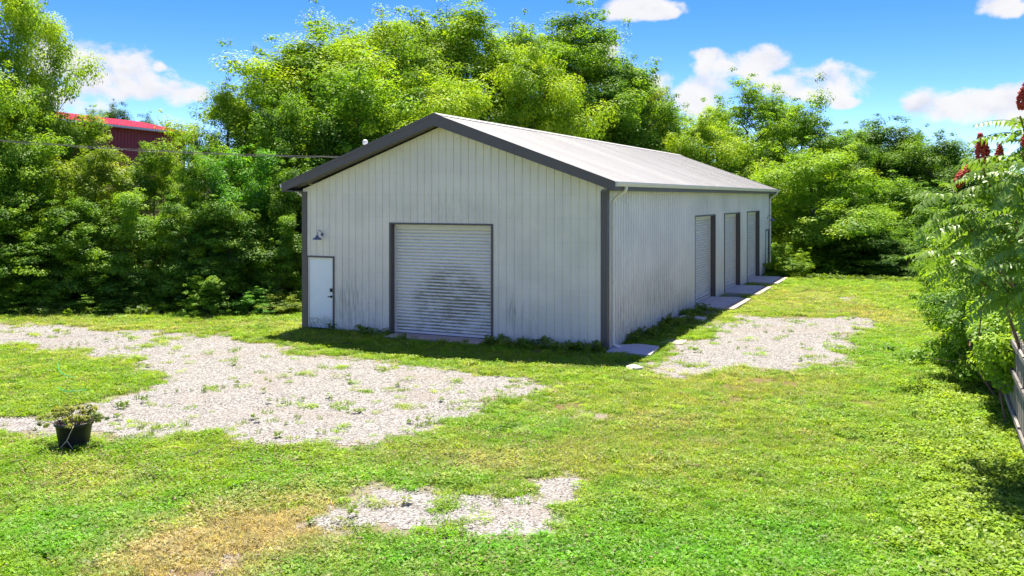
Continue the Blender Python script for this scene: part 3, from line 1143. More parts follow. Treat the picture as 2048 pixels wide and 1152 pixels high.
# ------------------------------------------------------------------ concrete at the doors
def slab_thing(name, pts, z0, z1, mat, label, cat, group=None, lip=None):
    """pts in building coordinates"""
    mb = MB()
    mb.prism([tuple(b2w(x, y, z0)) for x, y in pts][::1], (0, 0, z1 - z0))
    o = mb.build(name, mat, bevel=0.012)
    tag(o, label, cat, group)
    if lip:
        q = MB()
        q.prism([tuple(b2w(x, y, z0)) for x, y in lip], (0, 0, z1 - z0 - 0.025))
        q.build('edge_strip', M['concrete_tan'], o, bevel=0.01)
    return o


G_AP = 'concrete door aprons along the side wall'
for (a, b), lab in zip(SIDE_DOORS, ('concrete apron under the nearest side roll up door', 'concrete apron under the middle side roll up door', 'concrete apron under the farthest side roll up door')):
    slab_thing('concrete_apron', [(W - 0.30, a + 0.005), (W + 0.032, a + 0.005), (W + 0.032, a - 0.05), (W + 1.00, a - 0.02), (W + 0.98, b + 0.1), (W + 0.032, b + 0.05), (W + 0.032, b - 0.005), (W - 0.30, b - 0.005)], -0.1, 0.115, M['concrete'], lab, 'apron', G_AP,
               lip=[(W + 1.005, a - 0.05), (W + 1.36, a - 0.02), (W + 1.34, b + 0.12), (W + 0.985, b + 0.12)])
slab_thing('concrete_step', [(W + 0.04, 24.3), (W + 1.0, 24.35), (W + 1.0, 25.5), (W + 0.04, 25.5)], -0.1, 0.08, M['concrete'], 'small concrete step at the far side entry door', 'step')
slab_thing('splash_slab', [(W + 0.10, -0.30), (W + 1.25, -0.38), (W + 1.10, 0.95), (W + 0.55, 1.10), (W + 0.10, 0.75)], -0.05, 0.075, M['concrete'], 'flat grey slab under the near corner downspout', 'slab')
slab_thing('loose_slab', [(W + 0.12, 6.65), (W + 0.95, 6.45), (W + 0.98, 6.95), (W + 0.15, 7.15)], 0.0, 0.085, M['concrete'], 'thin loose slab lying against the side wall', 'slab')
slab_thing('flat_stone', [(W + 0.08, 8.25), (W + 0.75, 8.0), (W + 0.95, 8.6), (W + 0.5, 9.2), (W + 0.08, 9.2)], -0.02, 0.06, M['slate'], 'dark flat stone before the nearest side apron', 'stone', 'dark stones between the aprons')
slab_thing('flat_stone', [(W + 0.08, 13.2), (W + 0.7, 13.0), (W + 0.9, 13.6), (W + 0.4, 14.2), (W + 0.08, 14.2)], -0.02, 0.06, M['slate'], 'dark flat stone between nearest and middle aprons', 'stone', 'dark stones between the aprons')
slab_thing('flat_stone', [(W + 0.9, 1.7), (W + 1.5, 1.75), (W + 1.45, 2.5), (W + 0.9, 2.6)], -0.02, 0.035, M['concrete_tan'], 'tan flat stone in the grass past the grey slab', 'stone')
slab_thing('door_sill', [(3.2, -0.55), (6.1, -0.62), (6.2, 0.24), (3.08, 0.24)], -0.1, 0.06, M['concrete_tan'], 'tan concrete sill under the mildewed roll up door', 'sill')


# ------------------------------------------------------------------ leaves and trees
def rnd_dirs(rng, n):
    v = rng.normal(size=(n, 3))
    return v / np.linalg.norm(v, axis=1, keepdims=True)


def leaf_cloud(rng, C, Rr, n_per, leaf, flat=0.62, up=0.75, out=0.25, jit=0.5, tint_mu=0.45, tint_sd=0.2, droop=0.25, center=None, aspect=0.55, dome=0.75):
    """C (k,3) clump centres, Rr (k,) radii -> V, F, tint for a mesh of single leaves"""
    k = len(C)
    cnt = np.maximum(3, (n_per * (Rr / Rr.mean()) ** 2).astype(int))
    own = np.repeat(np.arange(k), cnt)
    n = len(own)
    d = rnd_dirs(rng, n)
    rad = rng.random(n) ** 0.45
    off = d * rad[:, None] * Rr[own][:, None] * np.array((1, 1, flat))
    P = C[own] + off
    cen = C.mean(0) if center is None else center
    o = P - cen
    o = o / (np.linalg.norm(o, axis=1, keepdims=True) + 1e-6)
    nrm = np.array((0, 0, 1.0)) * up + o * out + rnd_dirs(rng, n) * jit + d * dome
    nrm /= np.linalg.norm(nrm, axis=1, keepdims=True)
    t = rnd_dirs(rng, n) + o * 0.5
    t[:, 2] -= droop
    t -= nrm * (t * nrm).sum(1, keepdims=True)
    t /= np.linalg.norm(t, axis=1, keepdims=True) + 1e-9
    s = np.cross(nrm, t)
    a = leaf * (0.6 + 0.7 * rng.random(n))[:, None] * 0.5
    b = a * aspect
    V = np.empty((n, 4, 3))
    V[:, 0] = P - t * a
    V[:, 1] = P + s * b - t * a * 0.12 + nrm * a * 0.18
    V[:, 2] = P + t * a
    V[:, 3] = P - s * b - t * a * 0.12 + nrm * a * 0.18
    ct = np.clip(rng.normal(tint_mu, tint_sd, k), 0, 1)
    tint = np.clip(ct[own] + rng.normal(0, 0.09, n), 0, 1)
    F = np.arange(n * 4).reshape(n, 4)
    return V.reshape(-1, 3), F, np.repeat(tint, 4)


def tree_geo(seed, H=10.0, Rad=3.5, base=0.22, n_limb=13, n_sub=6, clump=0.75, n_leaf=110, leaf=0.17, skew=0.85, trunk_r=0.20, fill=0, lean=0.3,
             tint=(0.45, 0.22), bumpy=0.3, flat=0.62, wide_low=False, tipsy=0.0):
    rng = np.random.default_rng(seed)
    mb = MB()
    ax = np.array((rng.normal(0, lean), rng.normal(0, lean)))

    def trunk_at(z):
        t = z / H
        return np.array((ax[0] * t * t + 0.15 * math.sin(3.1 * t + seed), ax[1] * t * t + 0.15 * math.cos(2.3 * t + seed), z))
    zs = np.linspace(-0.6, H * 0.88, 9)
    mb.tube([trunk_at(max(z, -0.6)) for z in zs], [trunk_r * (1.25 if z < 0.1 else 1) * (1 - 0.86 * max(z, 0) / H) for z in zs], 8)
    C, RR = [], []
    ga = rng.random() * 6.28
    lob = rng.random(6) * 6.28
    for i in range(n_limb):
        t = (i + 0.5 + rng.normal(0, 0.25)) / n_limb
        t = min(max(t, 0.02), 0.99)
        zc = H * (base + (1 - base) * t)
        az_ = ga + i * 2.39996 + rng.normal(0, 0.3)
        if wide_low:
            pr = (1 - t) ** 0.45 * 0.95 + 0.12
        else:
            pr = math.sin(math.pi * min(max(t ** skew * 0.93 + 0.07, 0), 1)) ** 0.62
        pr *= 1 + bumpy * math.sin(2 * az_ + lob[0]) * 0.5 + rng.normal(0, bumpy * 0.45)
        rr = max(0.25, Rad * pr * 0.80)
        st = trunk_at(max(0.1, zc - rr * (0.55 + 0.25 * rng.random()) - 0.2))
        en = trunk_at(zc) + np.array((math.cos(az_) * rr, math.sin(az_) * rr, rng.normal(0, 0.3) + 0.3 * (t > 0.8)))
        md = st * 0.5 + en * 0.5 + np.array((0, 0, 0.12 * rr)) + rng.normal(0, 0.1, 3) * rr * 0.4
        lp = [st * (1 - q) ** 2 + md * 2 * q * (1 - q) + en * q * q for q in np.linspace(0, 1, 6)]
        r0 = trunk_r * 0.42 * (1 - 0.55 * t)
        mb.tube(lp, [r0 * (1 - 0.8 * q) for q in np.linspace(0, 1, 6)], 5, False)
        for j in range(n_sub):
            q = 0.25 + 0.75 * (j + rng.random()) / n_sub
            p0 = st * (1 - q) ** 2 + md * 2 * q * (1 - q) + en * q * q
            dr = (en - st)
            dr = dr / (np.linalg.norm(dr) + 1e-6)
            v = dr * 0.5 + rnd_dirs(rng, 1)[0] * 0.8 + np.array((0, 0, 0.38))
            v /= np.linalg.norm(v)
            ln = Rad * (0.20 + 0.22 * rng.random()) * (1.0 if t > 0.15 else 0.8)
            p1 = p0 + v * ln
            p1[2] = max(p1[2], 0.25)
            mb.tube([p0, (p0 + p1) / 2 + rng.normal(0, 0.05, 3), p1], [r0 * 0.35, r0 * 0.25, r0 * 0.1], 4, False)
            C.append(p1)
            RR.append(clump * (0.55 + 0.75 * rng.random()))
            if rng.random() < 0.7:
                C.append((p0 + p1) / 2 + rng.normal(0, 0.2, 3))
                RR.append(clump * (0.45 + 0.5 * rng.random()))
            if rng.random() < 0.45 + tipsy:
                e = p1 + v * clump * 0.9 + np.array((0, 0, 0.25))
                C.append(e)
                RR.append(clump * (0.28 + 0.25 * rng.random()))
    for _ in range(fill):
        t = rng.random()
        a_ = rng.random() * 6.28
        pr = (1 - t) ** 0.45 if wide_low else math.sin(math.pi * min(t ** skew * 0.93 + 0.07, 1)) ** 0.62
        q = Rad * pr * (0.55 + 0.42 * rng.random())
        C.append(trunk_at(H * (base + (1 - base) * t)) + np.array((math.cos(a_) * q, math.sin(a_) * q, 0.0)))
        RR.append(clump * (0.5 + 0.7 * rng.random()))
    C, RR = np.array(C), np.array(RR)
    C[:, 2] = np.maximum(C[:, 2], 0.2)
    V, F, tn = leaf_cloud(rng, C, RR, n_leaf, leaf, flat, tint_mu=tint[0], tint_sd=tint[1], center=np.array((0, 0, H * (base + 0.3 * (1 - base)))))
    V[:, 2] = np.maximum(V[:, 2], 0.02)
    name = 'crown'
    top = np.percentile(V[:, 2], 99.7)
    rad = np.percentile(np.hypot(V[:, 0], V[:, 1]), 97)
    return mb.mesh('trunk', M['bark'], True), np_mesh(name, V, F, M['leaf'], dict(tint=tn)), top, rad


VAR = {}
VAR['round'] = tree_geo(1, 11, 4.4, 0.14, 16, 7, 1.0, 250, 0.15, skew=1.25, trunk_r=0.24, fill=70, tint=(0.52, 0.2))
VAR['tall'] = tree_geo(2, 13, 4.0, 0.12, 18, 7, 0.95, 240, 0.15, skew=1.2, trunk_r=0.25, tipsy=0.3, fill=80)
VAR['broad'] = tree_geo(3, 10, 4.8, 0.12, 16, 8, 1.02, 250, 0.15, skew=1.35, bumpy=0.4, trunk_r=0.25, fill=80, tint=(0.55, 0.2))
VAR['open'] = tree_geo(4, 12, 4.4, 0.26, 17, 7, 0.70, 90, 0.16, bumpy=0.5, trunk_r=0.26, tipsy=0.35, flat=0.5, fill=40)
VAR['dark'] = tree_geo(5, 11, 3.8, 0.10, 17, 7, 0.86, 220, 0.14, skew=1.2, bumpy=0.35, trunk_r=0.22, fill=60)
VAR['maple'] = tree_geo(6, 10, 4.2, 0.10, 15, 8, 0.96, 250, 0.15, skew=1.3, tint=(0.64, 0.2), trunk_r=0.22, fill=70)
VAR['thicket'] = tree_geo(7, 6, 3.0, 0.02, 15, 7, 0.62, 140, 0.13, wide_low=True, trunk_r=0.10, fill=60, bumpy=0.4)
VAR['thicket_b'] = tree_geo(8, 6, 2.8, 0.03, 14, 7, 0.55, 130, 0.12, skew=0.6, trunk_r=0.09, fill=70, bumpy=0.45, tipsy=0.4)
VAR['thicket_c'] = tree_geo(9, 7, 3.0, 0.02, 16, 6, 0.66, 130, 0.145, skew=0.7, trunk_r=0.10, fill=60, bumpy=0.5, tipsy=0.3, tint=(0.4, 0.25))
VAR['shrub'] = tree_geo(10, 2.2, 1.4, 0.02, 12, 6, 0.30, 80, 0.10, wide_low=True, trunk_r=0.04, fill=40, bumpy=0.4, lean=0.1, tipsy=0.3)
VAR['bush'] = tree_geo(12, 1.8, 1.5, 0.02, 12, 6, 0.30, 80, 0.085, skew=0.6, trunk_r=0.03, fill=50, bumpy=0.35, lean=0.1, tipsy=0.4)

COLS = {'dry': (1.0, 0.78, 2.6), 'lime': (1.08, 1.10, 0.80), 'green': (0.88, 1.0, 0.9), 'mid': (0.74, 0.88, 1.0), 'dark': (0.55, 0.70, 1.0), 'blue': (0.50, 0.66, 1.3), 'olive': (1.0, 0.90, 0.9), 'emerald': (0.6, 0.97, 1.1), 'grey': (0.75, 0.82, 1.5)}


def plant(px, depth, top_py, width_px, var, col, label, name='broadleaf_tree', cat='tree', group=None, base_z=None, rz=None):
    """a plant standing at a given distance; its height and width come from what the photograph shows"""
    trunk_me, crown_me, top, rad = VAR[var]
    x = (px - CX) / FPX * depth
    z0 = float(terrain(x, depth)) if base_z is None else base_z
    ztop = CAM_H + (HY - top_py) / FPX * depth
    h = max(0.6, ztop - z0)
    wm = width_px / FPX * depth / 2
    root = empty(name, (x, depth, z0), (px * 0.618) % 6.28 if rz is None else rz)
    tag(root, label, cat, group)
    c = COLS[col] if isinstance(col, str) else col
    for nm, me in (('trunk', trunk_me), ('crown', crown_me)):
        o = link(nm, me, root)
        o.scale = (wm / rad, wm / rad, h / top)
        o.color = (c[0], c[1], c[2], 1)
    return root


G_LEFT = 'trees and saplings of the left thicket'
G_TALL = 'tall trees behind the metal building'
G_RIGHT = 'trees beyond the far end of the lawn'
TREES = [
    # tall trees behind the building, left to right
    (625, 42, 66, 330, 'round', 'lime', 'tall lime green tree left of the roof peak against blue sky', G_TALL),
    (790, 46, 28, 290, 'broad', 'lime', 'bright tree whose crown tops the sky left of the roof ridge', G_TALL),
    (930, 50, 14, 300, 'tall', 'lime', 'tallest yellow green tree straight above the roof peak', G_TALL),
    (1055, 48, 95, 220, 'maple', 'lime', 'bright tree just right of the roof peak', G_TALL),
    (1150, 57, 22, 250, 'tall', 'green', 'tall darker tree right of the peak reaching top of frame', G_TALL),
    (1245, 58, 125, 200, 'dark', 'green', 'mid green tree stepping down behind the roof slope', G_TALL),
    (1325, 60, 178, 160, 'open', 'olive', 'olive thin crowned tree before the small right cloud', G_TALL),
    (860, 40, 150, 300, 'maple', 'lime', 'lower bright green tree close behind the roof peak', G_TALL),
    (715, 37, 150, 270, 'thicket_c', 'green', 'leafy tree filling the gap above the left roof slope', G_TALL),
    (1090, 54, 190, 260, 'round', 'mid', 'shaded green tree low behind the sunlit roof', G_TALL),
    (1230, 56, 235, 240, 'thicket', 'green', 'low green tree hugging the middle of the roof ridge', G_TALL),
    (575, 41, 105, 190, 'broad', 'lime', 'wide bright tree shouldering the left tall tree', G_TALL),
    (700, 47, 58, 220, 'round', 'lime', 'rounded bright crown between the two left tall trees', G_TALL),
    (860, 49, 40, 230, 'maple', 'lime', 'bright crown just left of the tallest tree', G_TALL),
    (1010, 53, 52, 220, 'broad', 'green', 'green crown just right of the tallest tree', G_TALL),
    (1195, 61, 85, 200, 'round', 'green', 'rounded green tree beside the tall darker tree', G_TALL),
    (1290, 64, 165, 180, 'round', 'mid', 'rounded shaded tree behind the roof slope', G_TALL),
    # right background
    (1545, 68, 185, 200, 'broad', 'green', 'broad green tree between the two loose crowned trees', G_RIGHT),
    (1435, 66, 205, 170, 'round', 'green', 'rounded green tree left of the loose crowned tree', G_RIGHT),
    (1730, 74, 252, 190, 'round', 'mid', 'rounded mid green tree on the right skyline', G_RIGHT),
    (1825, 72, 262, 170, 'broad', 'dark', 'broad dark tree on the right skyline', G_RIGHT),
    (1400, 56, 232, 190, 'maple', 'lime', 'yellow green tree behind the far end of the roof', G_RIGHT),
    (1490, 62, 158, 230, 'open', 'lime', 'loose crowned tree before the large white cloud', G_RIGHT),
    (1470, 55, 300, 170, 'thicket_b', 'lime', 'low bright tree over the far roof edge', G_RIGHT),
    (1600, 64, 205, 230, 'open', 'green', 'open branched tree with sky showing through its crown', G_RIGHT),
    (1640, 50, 300, 280, 'maple', 'green', 'sunlit green tree right of the building end', G_RIGHT),
    (1765, 70, 240, 220, 'dark', 'dark', 'dark blue green tree under the open sky', G_RIGHT),
    (1880, 66, 272, 210, 'round', 'dark', 'dark rounded tree left of the red sumac fruit', G_RIGHT),
    (1705, 62, 272, 150, 'dark', 'mid', 'mid green tree between the bright and dark trees', G_RIGHT),
    (1780, 52, 415, 240, 'thicket', 'mid', 'green thicket tree beyond the end of the lawn', G_RIGHT),
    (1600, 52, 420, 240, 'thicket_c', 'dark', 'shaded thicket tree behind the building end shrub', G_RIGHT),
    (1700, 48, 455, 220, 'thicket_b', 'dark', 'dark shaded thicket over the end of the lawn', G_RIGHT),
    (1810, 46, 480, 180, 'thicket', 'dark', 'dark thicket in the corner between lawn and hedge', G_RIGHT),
    (1850, 58, 360, 200, 'thicket_c', 'mid', 'leafy tree behind the right hedge end', G_RIGHT),
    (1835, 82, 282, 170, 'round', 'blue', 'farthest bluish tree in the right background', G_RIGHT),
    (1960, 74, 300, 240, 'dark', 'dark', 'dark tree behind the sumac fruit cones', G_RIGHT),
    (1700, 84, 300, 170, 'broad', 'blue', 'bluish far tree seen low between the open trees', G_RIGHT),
    (1560, 80, 330, 260, 'broad', 'mid', 'far green tree low behind the open crowns', G_RIGHT),
    (2060, 60, 320, 240, 'thicket_c', 'mid', 'far tree hidden by the sumac at the right edge', G_RIGHT),
    (1340, 78, 260, 260, 'broad', 'mid', 'far green tree low behind the roof ridge', G_RIGHT),
    # left thicket, back to front
    (20, 36, -60, 250, 'maple', 'lime', 'bright maple at the left edge rising out of frame', G_LEFT),
    (-70, 33, 60, 300, 'round', 'green', 'big green tree cut by the left edge', G_LEFT),
    (455, 39, 170, 230, 'round', 'lime', 'bright rounded tree right of the red barn', G_LEFT),
    (545, 36, 190, 200, 'thicket_c', 'green', 'green tree between the barn and the roof edge', G_LEFT),
    (150, 37, 228, 190, 'thicket_c', 'lime', 'lime sapling before the red barn roof', G_LEFT),
    (60, 33.5, 270, 230, 'thicket', 'green', 'green thicket tree under the left power cable', G_LEFT),
    (190, 33.0, 286, 240, 'thicket_b', 'olive', 'pale leaved thicket tree below the barn wall', G_LEFT),
    (300, 35, 286, 180, 'thicket_c', 'lime', 'yellow green sapling covering the barn corner', G_LEFT),
    (390, 33.5, 285, 190, 'thicket_b', 'green', 'upright shoots of green thicket right of the barn', G_LEFT),
    (480, 33.0, 300, 210, 'thicket', 'emerald', 'emerald thicket tree below the power cable', G_LEFT),
    (575, 33.0, 330, 180, 'thicket_b', 'mid', 'dark thicket tree against the left building corner', G_LEFT),
    (20, 31.8, 380, 230, 'thicket_b', 'green', 'shaded thicket at the left edge above the drive', G_LEFT),
    (130, 31.5, 400, 230, 'thicket_c', 'green', 'shaded broad leaved sapling left in the thicket', G_LEFT),
    (245, 31.6, 385, 210, 'thicket', 'green', 'sunlit sapling in the middle of the left thicket', G_LEFT),
    (350, 31.8, 400, 210, 'thicket_b', 'mid', 'dark sapling in the middle of the left thicket', G_LEFT),
    (460, 31.8, 405, 210, 'thicket_c', 'mid', 'dark leafy sapling left of the building corner', G_LEFT),
    (560, 32.0, 430, 170, 'thicket', 'green', 'low leafy growth beside the building corner trim', G_LEFT),
    (640, 38.0, 210, 200, 'thicket_c', 'lime', 'bright tree peeping above the left roof slope', G_LEFT),
]
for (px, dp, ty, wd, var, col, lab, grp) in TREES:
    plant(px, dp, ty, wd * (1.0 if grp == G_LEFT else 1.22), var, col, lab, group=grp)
# small trees far behind the barn
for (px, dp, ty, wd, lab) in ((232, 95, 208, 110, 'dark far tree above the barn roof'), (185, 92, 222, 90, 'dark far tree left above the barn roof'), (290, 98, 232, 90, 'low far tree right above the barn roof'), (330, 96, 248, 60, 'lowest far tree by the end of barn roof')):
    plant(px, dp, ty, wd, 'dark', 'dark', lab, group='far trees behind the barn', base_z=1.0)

SHRUBS = [
    (415, 29.6, 552, 100, 'shrub', 'green', 'bright small shrub at the foot of the left thicket'),
    (505, 30.3, 575, 120, 'bush', 'emerald', 'soft green bush left of the building corner'),
    (560, 30.0, 585, 110, 'bush', 'olive', 'weedy pale bush beside the building corner'),
    (330, 30.6, 590, 100, 'bush', 'green', 'dark low bush under the left thicket'),
    (60, 30.6, 560, 150, 'shrub', 'mid', 'shaded shrub at the left edge beside the drive'),
    (190, 30.4, 580, 130, 'bush', 'mid', 'shaded low bush below the left thicket'),
    (265, 30.8, 560, 110, 'shrub', 'dark', 'dark shrub left of the bright small shrub'),
    (1575, 44.0, 492, 115, 'bush', 'lime', 'rounded sunlit shrub past the building end'),
    (1555, 46.5, 485, 90, 'shrub', 'green', 'spiky shrub against the far downspout'),
    (1680, 45.0, 545, 90, 'bush', 'mid', 'low weedy bush at the far edge of the lawn'),
]
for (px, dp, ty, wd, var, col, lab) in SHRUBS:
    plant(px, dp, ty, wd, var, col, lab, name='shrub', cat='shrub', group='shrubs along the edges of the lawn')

# ------------------------------------------------------------------ fence and hedge on the right
F0 = Vector((7.65, 13.4, 0))
FD = Vector((0.4205, 0.9073, 0))
FN = Vector((0.9073, -0.4205, 0))            # away from the lawn


def fpt(s, off=0.0, z=0.0):
    return F0 + FD * s + FN * off + Vector((0, 0, z))


FANG = math.atan2(FD.y, FD.x)
fence = empty('wooden_fence', tuple(fpt(0)), FANG)
tag(fence, 'weathered grey board fence at the right edge of the lawn', 'fence')
rng = random.Random(5)
s, k = -2.3, 0
while s < 3.3:
    wd = 0.135 + rng.uniform(-0.008, 0.008)
    h = 1.64 + rng.uniform(-0.05, 0.04)
    mb = MB()
    t = 0.02
    mb.prism([(0, 0, 0.06), (wd, 0, 0.06), (wd, 0, h - 0.05), (wd * 0.78, 0, h), (wd * 0.22, 0, h), (0, 0, h - 0.05)], (0, -t, 0))
    p = mb.build('picket', M['wood'], fence)
    p.location = (s, -0.002 - rng.uniform(0, 0.006), rng.uniform(-0.02, 0.02))
    p.rotation_euler = (rng.uniform(-0.015, 0.015), rng.uniform(-0.02, 0.02), 0)
    s += wd + rng.uniform(0.004, 0.016)
    k += 1
for z in (0.22, 0.92, 1.45):
    for (a, b) in ((-2.4, 0.58), (0.60, 3.38)):
        mb = MB()
        mb.box(0, 0, 0, b - a, 0.04, 0.09)
        o = mb.build('rail', M['wood'], fence, bevel=0.004)
        o.location = (a, 0.003, z + rng.uniform(-0.02, 0.02))
        o.rotation_euler = (0, rng.uniform(-0.008, 0.008), 0)
for s_ in (-2.4, 0.545, 3.345):
    mb = MB()
    mb.box(0, -0.125, -0.3, 0.09, -0.035, 1.70)
    mb.build('post', M['wood'], fence, bevel=0.005).location = (s_, 0, 0)


def clump_thing(name, label, cat, C, RR, n_leaf, leaf, col, seed, stems=(), tint=(0.45, 0.22), flat=0.7, group=None, part='foliage', mat='leaf'):
    rng_ = np.random.default_rng(seed)
    C, RR = np.array(C), np.array(RR)
    base = Vector((float(C[:, 0].mean()), float(C[:, 1].mean()), 0.0))
    base.z = float(terrain(base.x, base.y))
    V_, F_, tn = leaf_cloud(rng_, C - np.array(base), RR, n_leaf, leaf, flat, tint_mu=tint[0], tint_sd=tint[1])
    V_[:, 2] = np.maximum(V_[:, 2], 0.01)
    root = empty(name, tuple(base))
    tag(root, label, cat, group)
    o = link(part, np_mesh(part, V_, F_, M[mat], dict(tint=tn)), root)
    c = COLS[col]
    o.color = (c[0], c[1], c[2], 1)
    mb = MB()
    for pts_, r in stems:
        mb.tube([Vector(p) - base for p in pts_], [r * (1 - 0.6 * i / len(pts_)) for i in range(len(pts_))], 5)
    if stems:
        mb.build('stem', M['twig'], root)
    return root


def fence_vine(name, s0, s1, n, zmax, spread, leaf, col, seed, label, tint=(0.5, 0.22), zmin=0.2, cr=0.26, off0=-0.25):
    r_ = np.random.default_rng(seed)
    C, RR, st = [], [], []
    for _ in range(n):
        s_ = s0 + (s1 - s0) * r_.random()
        e = math.sin(math.pi * (s_ - s0) / (s1 - s0)) ** 0.4
        top = zmax * (0.72 + 0.4 * float(fbm(np.array([s_ * 0.9]), np.array([seed * 3.3]), seed)[0])) * (0.55 + 0.45 * e)
        z = zmin + (top - zmin) * r_.random() ** 0.75
        off = off0 + r_.normal(0, spread) * (0.6 + 0.5 * e)
        C.append(tuple(fpt(s_, off, z)))
        RR.append(cr * (0.5 + 0.9 * r_.random()))
    for _ in range(9):
        s_ = s0 + (s1 - s0) * r_.random()
        p = [fpt(s_, -0.1, 0)]
        for q in range(4):
            p.append(p[-1] + FD * r_.normal(0, 0.3) + FN * r_.normal(-0.05, 0.12) + Vector((0, 0, zmax * 0.24)))
        st.append((p, 0.022))
    return clump_thing(name, label, 'vine' if 'vine' in name else 'shrub', C, RR, 120, leaf, col, seed, st, tint)


fence_vine('vine', 1.75, 5.2, 110, 2.05, 0.17, 0.095, 'green', 41, 'yellow green creeper hanging over the end of the fence', (0.58, 0.28), zmin=0.55, off0=-0.12)
fence_vine('vine', 4.4, 8.5, 130, 2.5, 0.38, 0.095, 'green', 42, 'green creeper mound where the board fence disappears', (0.5, 0.25))
HEDGE = [
    (7.6, 11.8, 130, 3.0, 0.50, 'green', 43, 'tangled shrub in the hedge behind the creeper mound'),
    (10.8, 15.5, 140, 3.1, 0.55, 'olive', 44, 'olive shrub with pale tips along the hedge'),
    (14.6, 19.5, 140, 3.2, 0.60, 'mid', 45, 'dense green shrub halfway along the hedge'),
    (18.6, 24.0, 140, 3.4, 0.60, 'green', 46, 'leafy shrub near the far end of the hedge'),
    (23.2, 29.5, 140, 3.3, 0.70, 'mid', 47, 'last hedge shrub before the dark woods'),
]
for (a, b, n_, zm, spd, col, sd_, lab) in HEDGE:
    fence_vine('hedge_shrub', a, b, n_, zm, spd, 0.12, col, sd_, lab, cr=0.36, off0=0.15)
# taller growth behind the fence
for (px, dp, ty, wd, var, col, lab) in ((2040, 18.5, 430, 330, 'thicket_c', 'mid', 'leafy sapling behind the fence under the sumac'),
                                        (1985, 23, 430, 260, 'thicket_b', 'green', 'green sapling behind the creeper mound'),
                                        (1945, 29, 420, 190, 'thicket', 'mid', 'sapling behind the middle of the hedge'),
                                        (1905, 35, 425, 150, 'thicket_b', 'green', 'sapling behind the far part of the hedge')):
    plant(px, dp, ty, wd, var, col, lab, group='saplings behind the right hedge')


# ------------------------------------------------------------------ sumac
def frond_mesh(seed):
    r_ = np.random.default_rng(seed)
    V_, F_, T = [], [], []
    n, Ln = 10, 0.62
    pts = []
    for i in range(n + 2):
        q = i / (n + 1)
        pts.append(np.array((q * Ln, 0.02 * math.sin(q * 5 + seed), 0.10 * q - 0.30 * q * q)))

    def leaflet(p, d, s_, up_, ln, wd, t):
        k = len(V_)
        m = p + d * ln * 0.45
        tip = p + d * ln - up_ * ln * 0.18
        V_.extend([p, m + s_ * wd + up_ * wd * 0.35, tip, m - s_ * wd + up_ * wd * 0.35, m])
        F_.extend([(k, k + 4, k + 1, k + 1), (k, k + 3, k + 4, k + 4), (k + 4, k + 2, k + 1, k + 1), (k + 3, k + 2, k + 4, k + 4)])
        T.extend([t] * 5)
    for i in range(1, n + 2):
        q = i / (n + 1)
        ax = pts[i] - pts[i - 1]
        ax /= np.linalg.norm(ax)
        side = np.cross(np.array((0, 0, 1.0)), ax)
        up_ = np.cross(ax, side)
        ln = 0.135 * (1 - 0.55 * abs(q - 0.45)) * (0.85 + 0.3 * r_.random())
        if i == n + 1:
            leaflet(pts[i], ax, side, up_, ln, 0.016, 0.6)
            continue
        for sg in (1, -1):
            d = side * sg * 0.85 + ax * 0.45 - up_ * (0.30 + 0.55 * r_.random())
            d /= np.linalg.norm(d)
            sd2 = np.cross(up_, d)
            sd2 /= np.linalg.norm(sd2)
            leaflet(pts[i], d, sd2, up_, ln, 0.027, 0.3 + 0.6 * r_.random())
    V0 = np.array(V_)
    tri = np.array([f[:3] for f in F_])
    # rachis
    mb = MB()
    mb.tube([tuple(p) for p in pts], [0.006 * (1 - 0.7 * i / len(pts)) for i in range(len(pts))], 4, False)
    k = len(V0)
    rv = np.array(mb.v)
    rt = []
    for f in mb.f:
        rt += [(f[0] + k, f[1] + k, f[2] + k), (f[0] + k, f[2] + k, f[3] + k)]
    return np_mesh('frond', np.vstack([V0, rv]), np.vstack([tri, np.array(rt)]), M['leaf_gloss'], dict(tint=np.concatenate([np.array(T), np.full(len(rv), 0.2)])))


def fruit_mesh(seed):
    r_ = np.random.default_rng(seed)
    V_, F_ = [], []
    octa = np.array([(1, 0, 0), (-1, 0, 0), (0, 1, 0), (0, -1, 0), (0, 0, 1), (0, 0, -1)], float)
    fo = [(0, 2, 4), (2, 1, 4), (1, 3, 4), (3, 0, 4), (2, 0, 5), (1, 2, 5), (3, 1, 5), (0, 3, 5)]
    for _ in range(420):
        t = r_.random()
        rad = 0.060 * (math.sin(math.pi * (0.12 + 0.80 * t)) ** 0.8) * (1.15 - 0.65 * t) * (0.65 + 0.45 * r_.random())
        a = r_.random() * 6.28
        c = np.array((math.cos(a) * rad, math.sin(a) * rad, 0.02 + 0.27 * t))
        k = len(V_)
        s_ = 0.010 + 0.007 * r_.random()
        V_.extend(list(octa * s_ + c))
        F_.extend([(x + k, y + k, z + k) for x, y, z in fo])
    return np_mesh('fruit_cluster', np.array(V_), np.array(F_), M['sumac_fruit'])


FRONDS = [frond_mesh(i) for i in range(3)]
FRUIT = [fruit_mesh(i) for i in range(2)]
rng = random.Random(11)


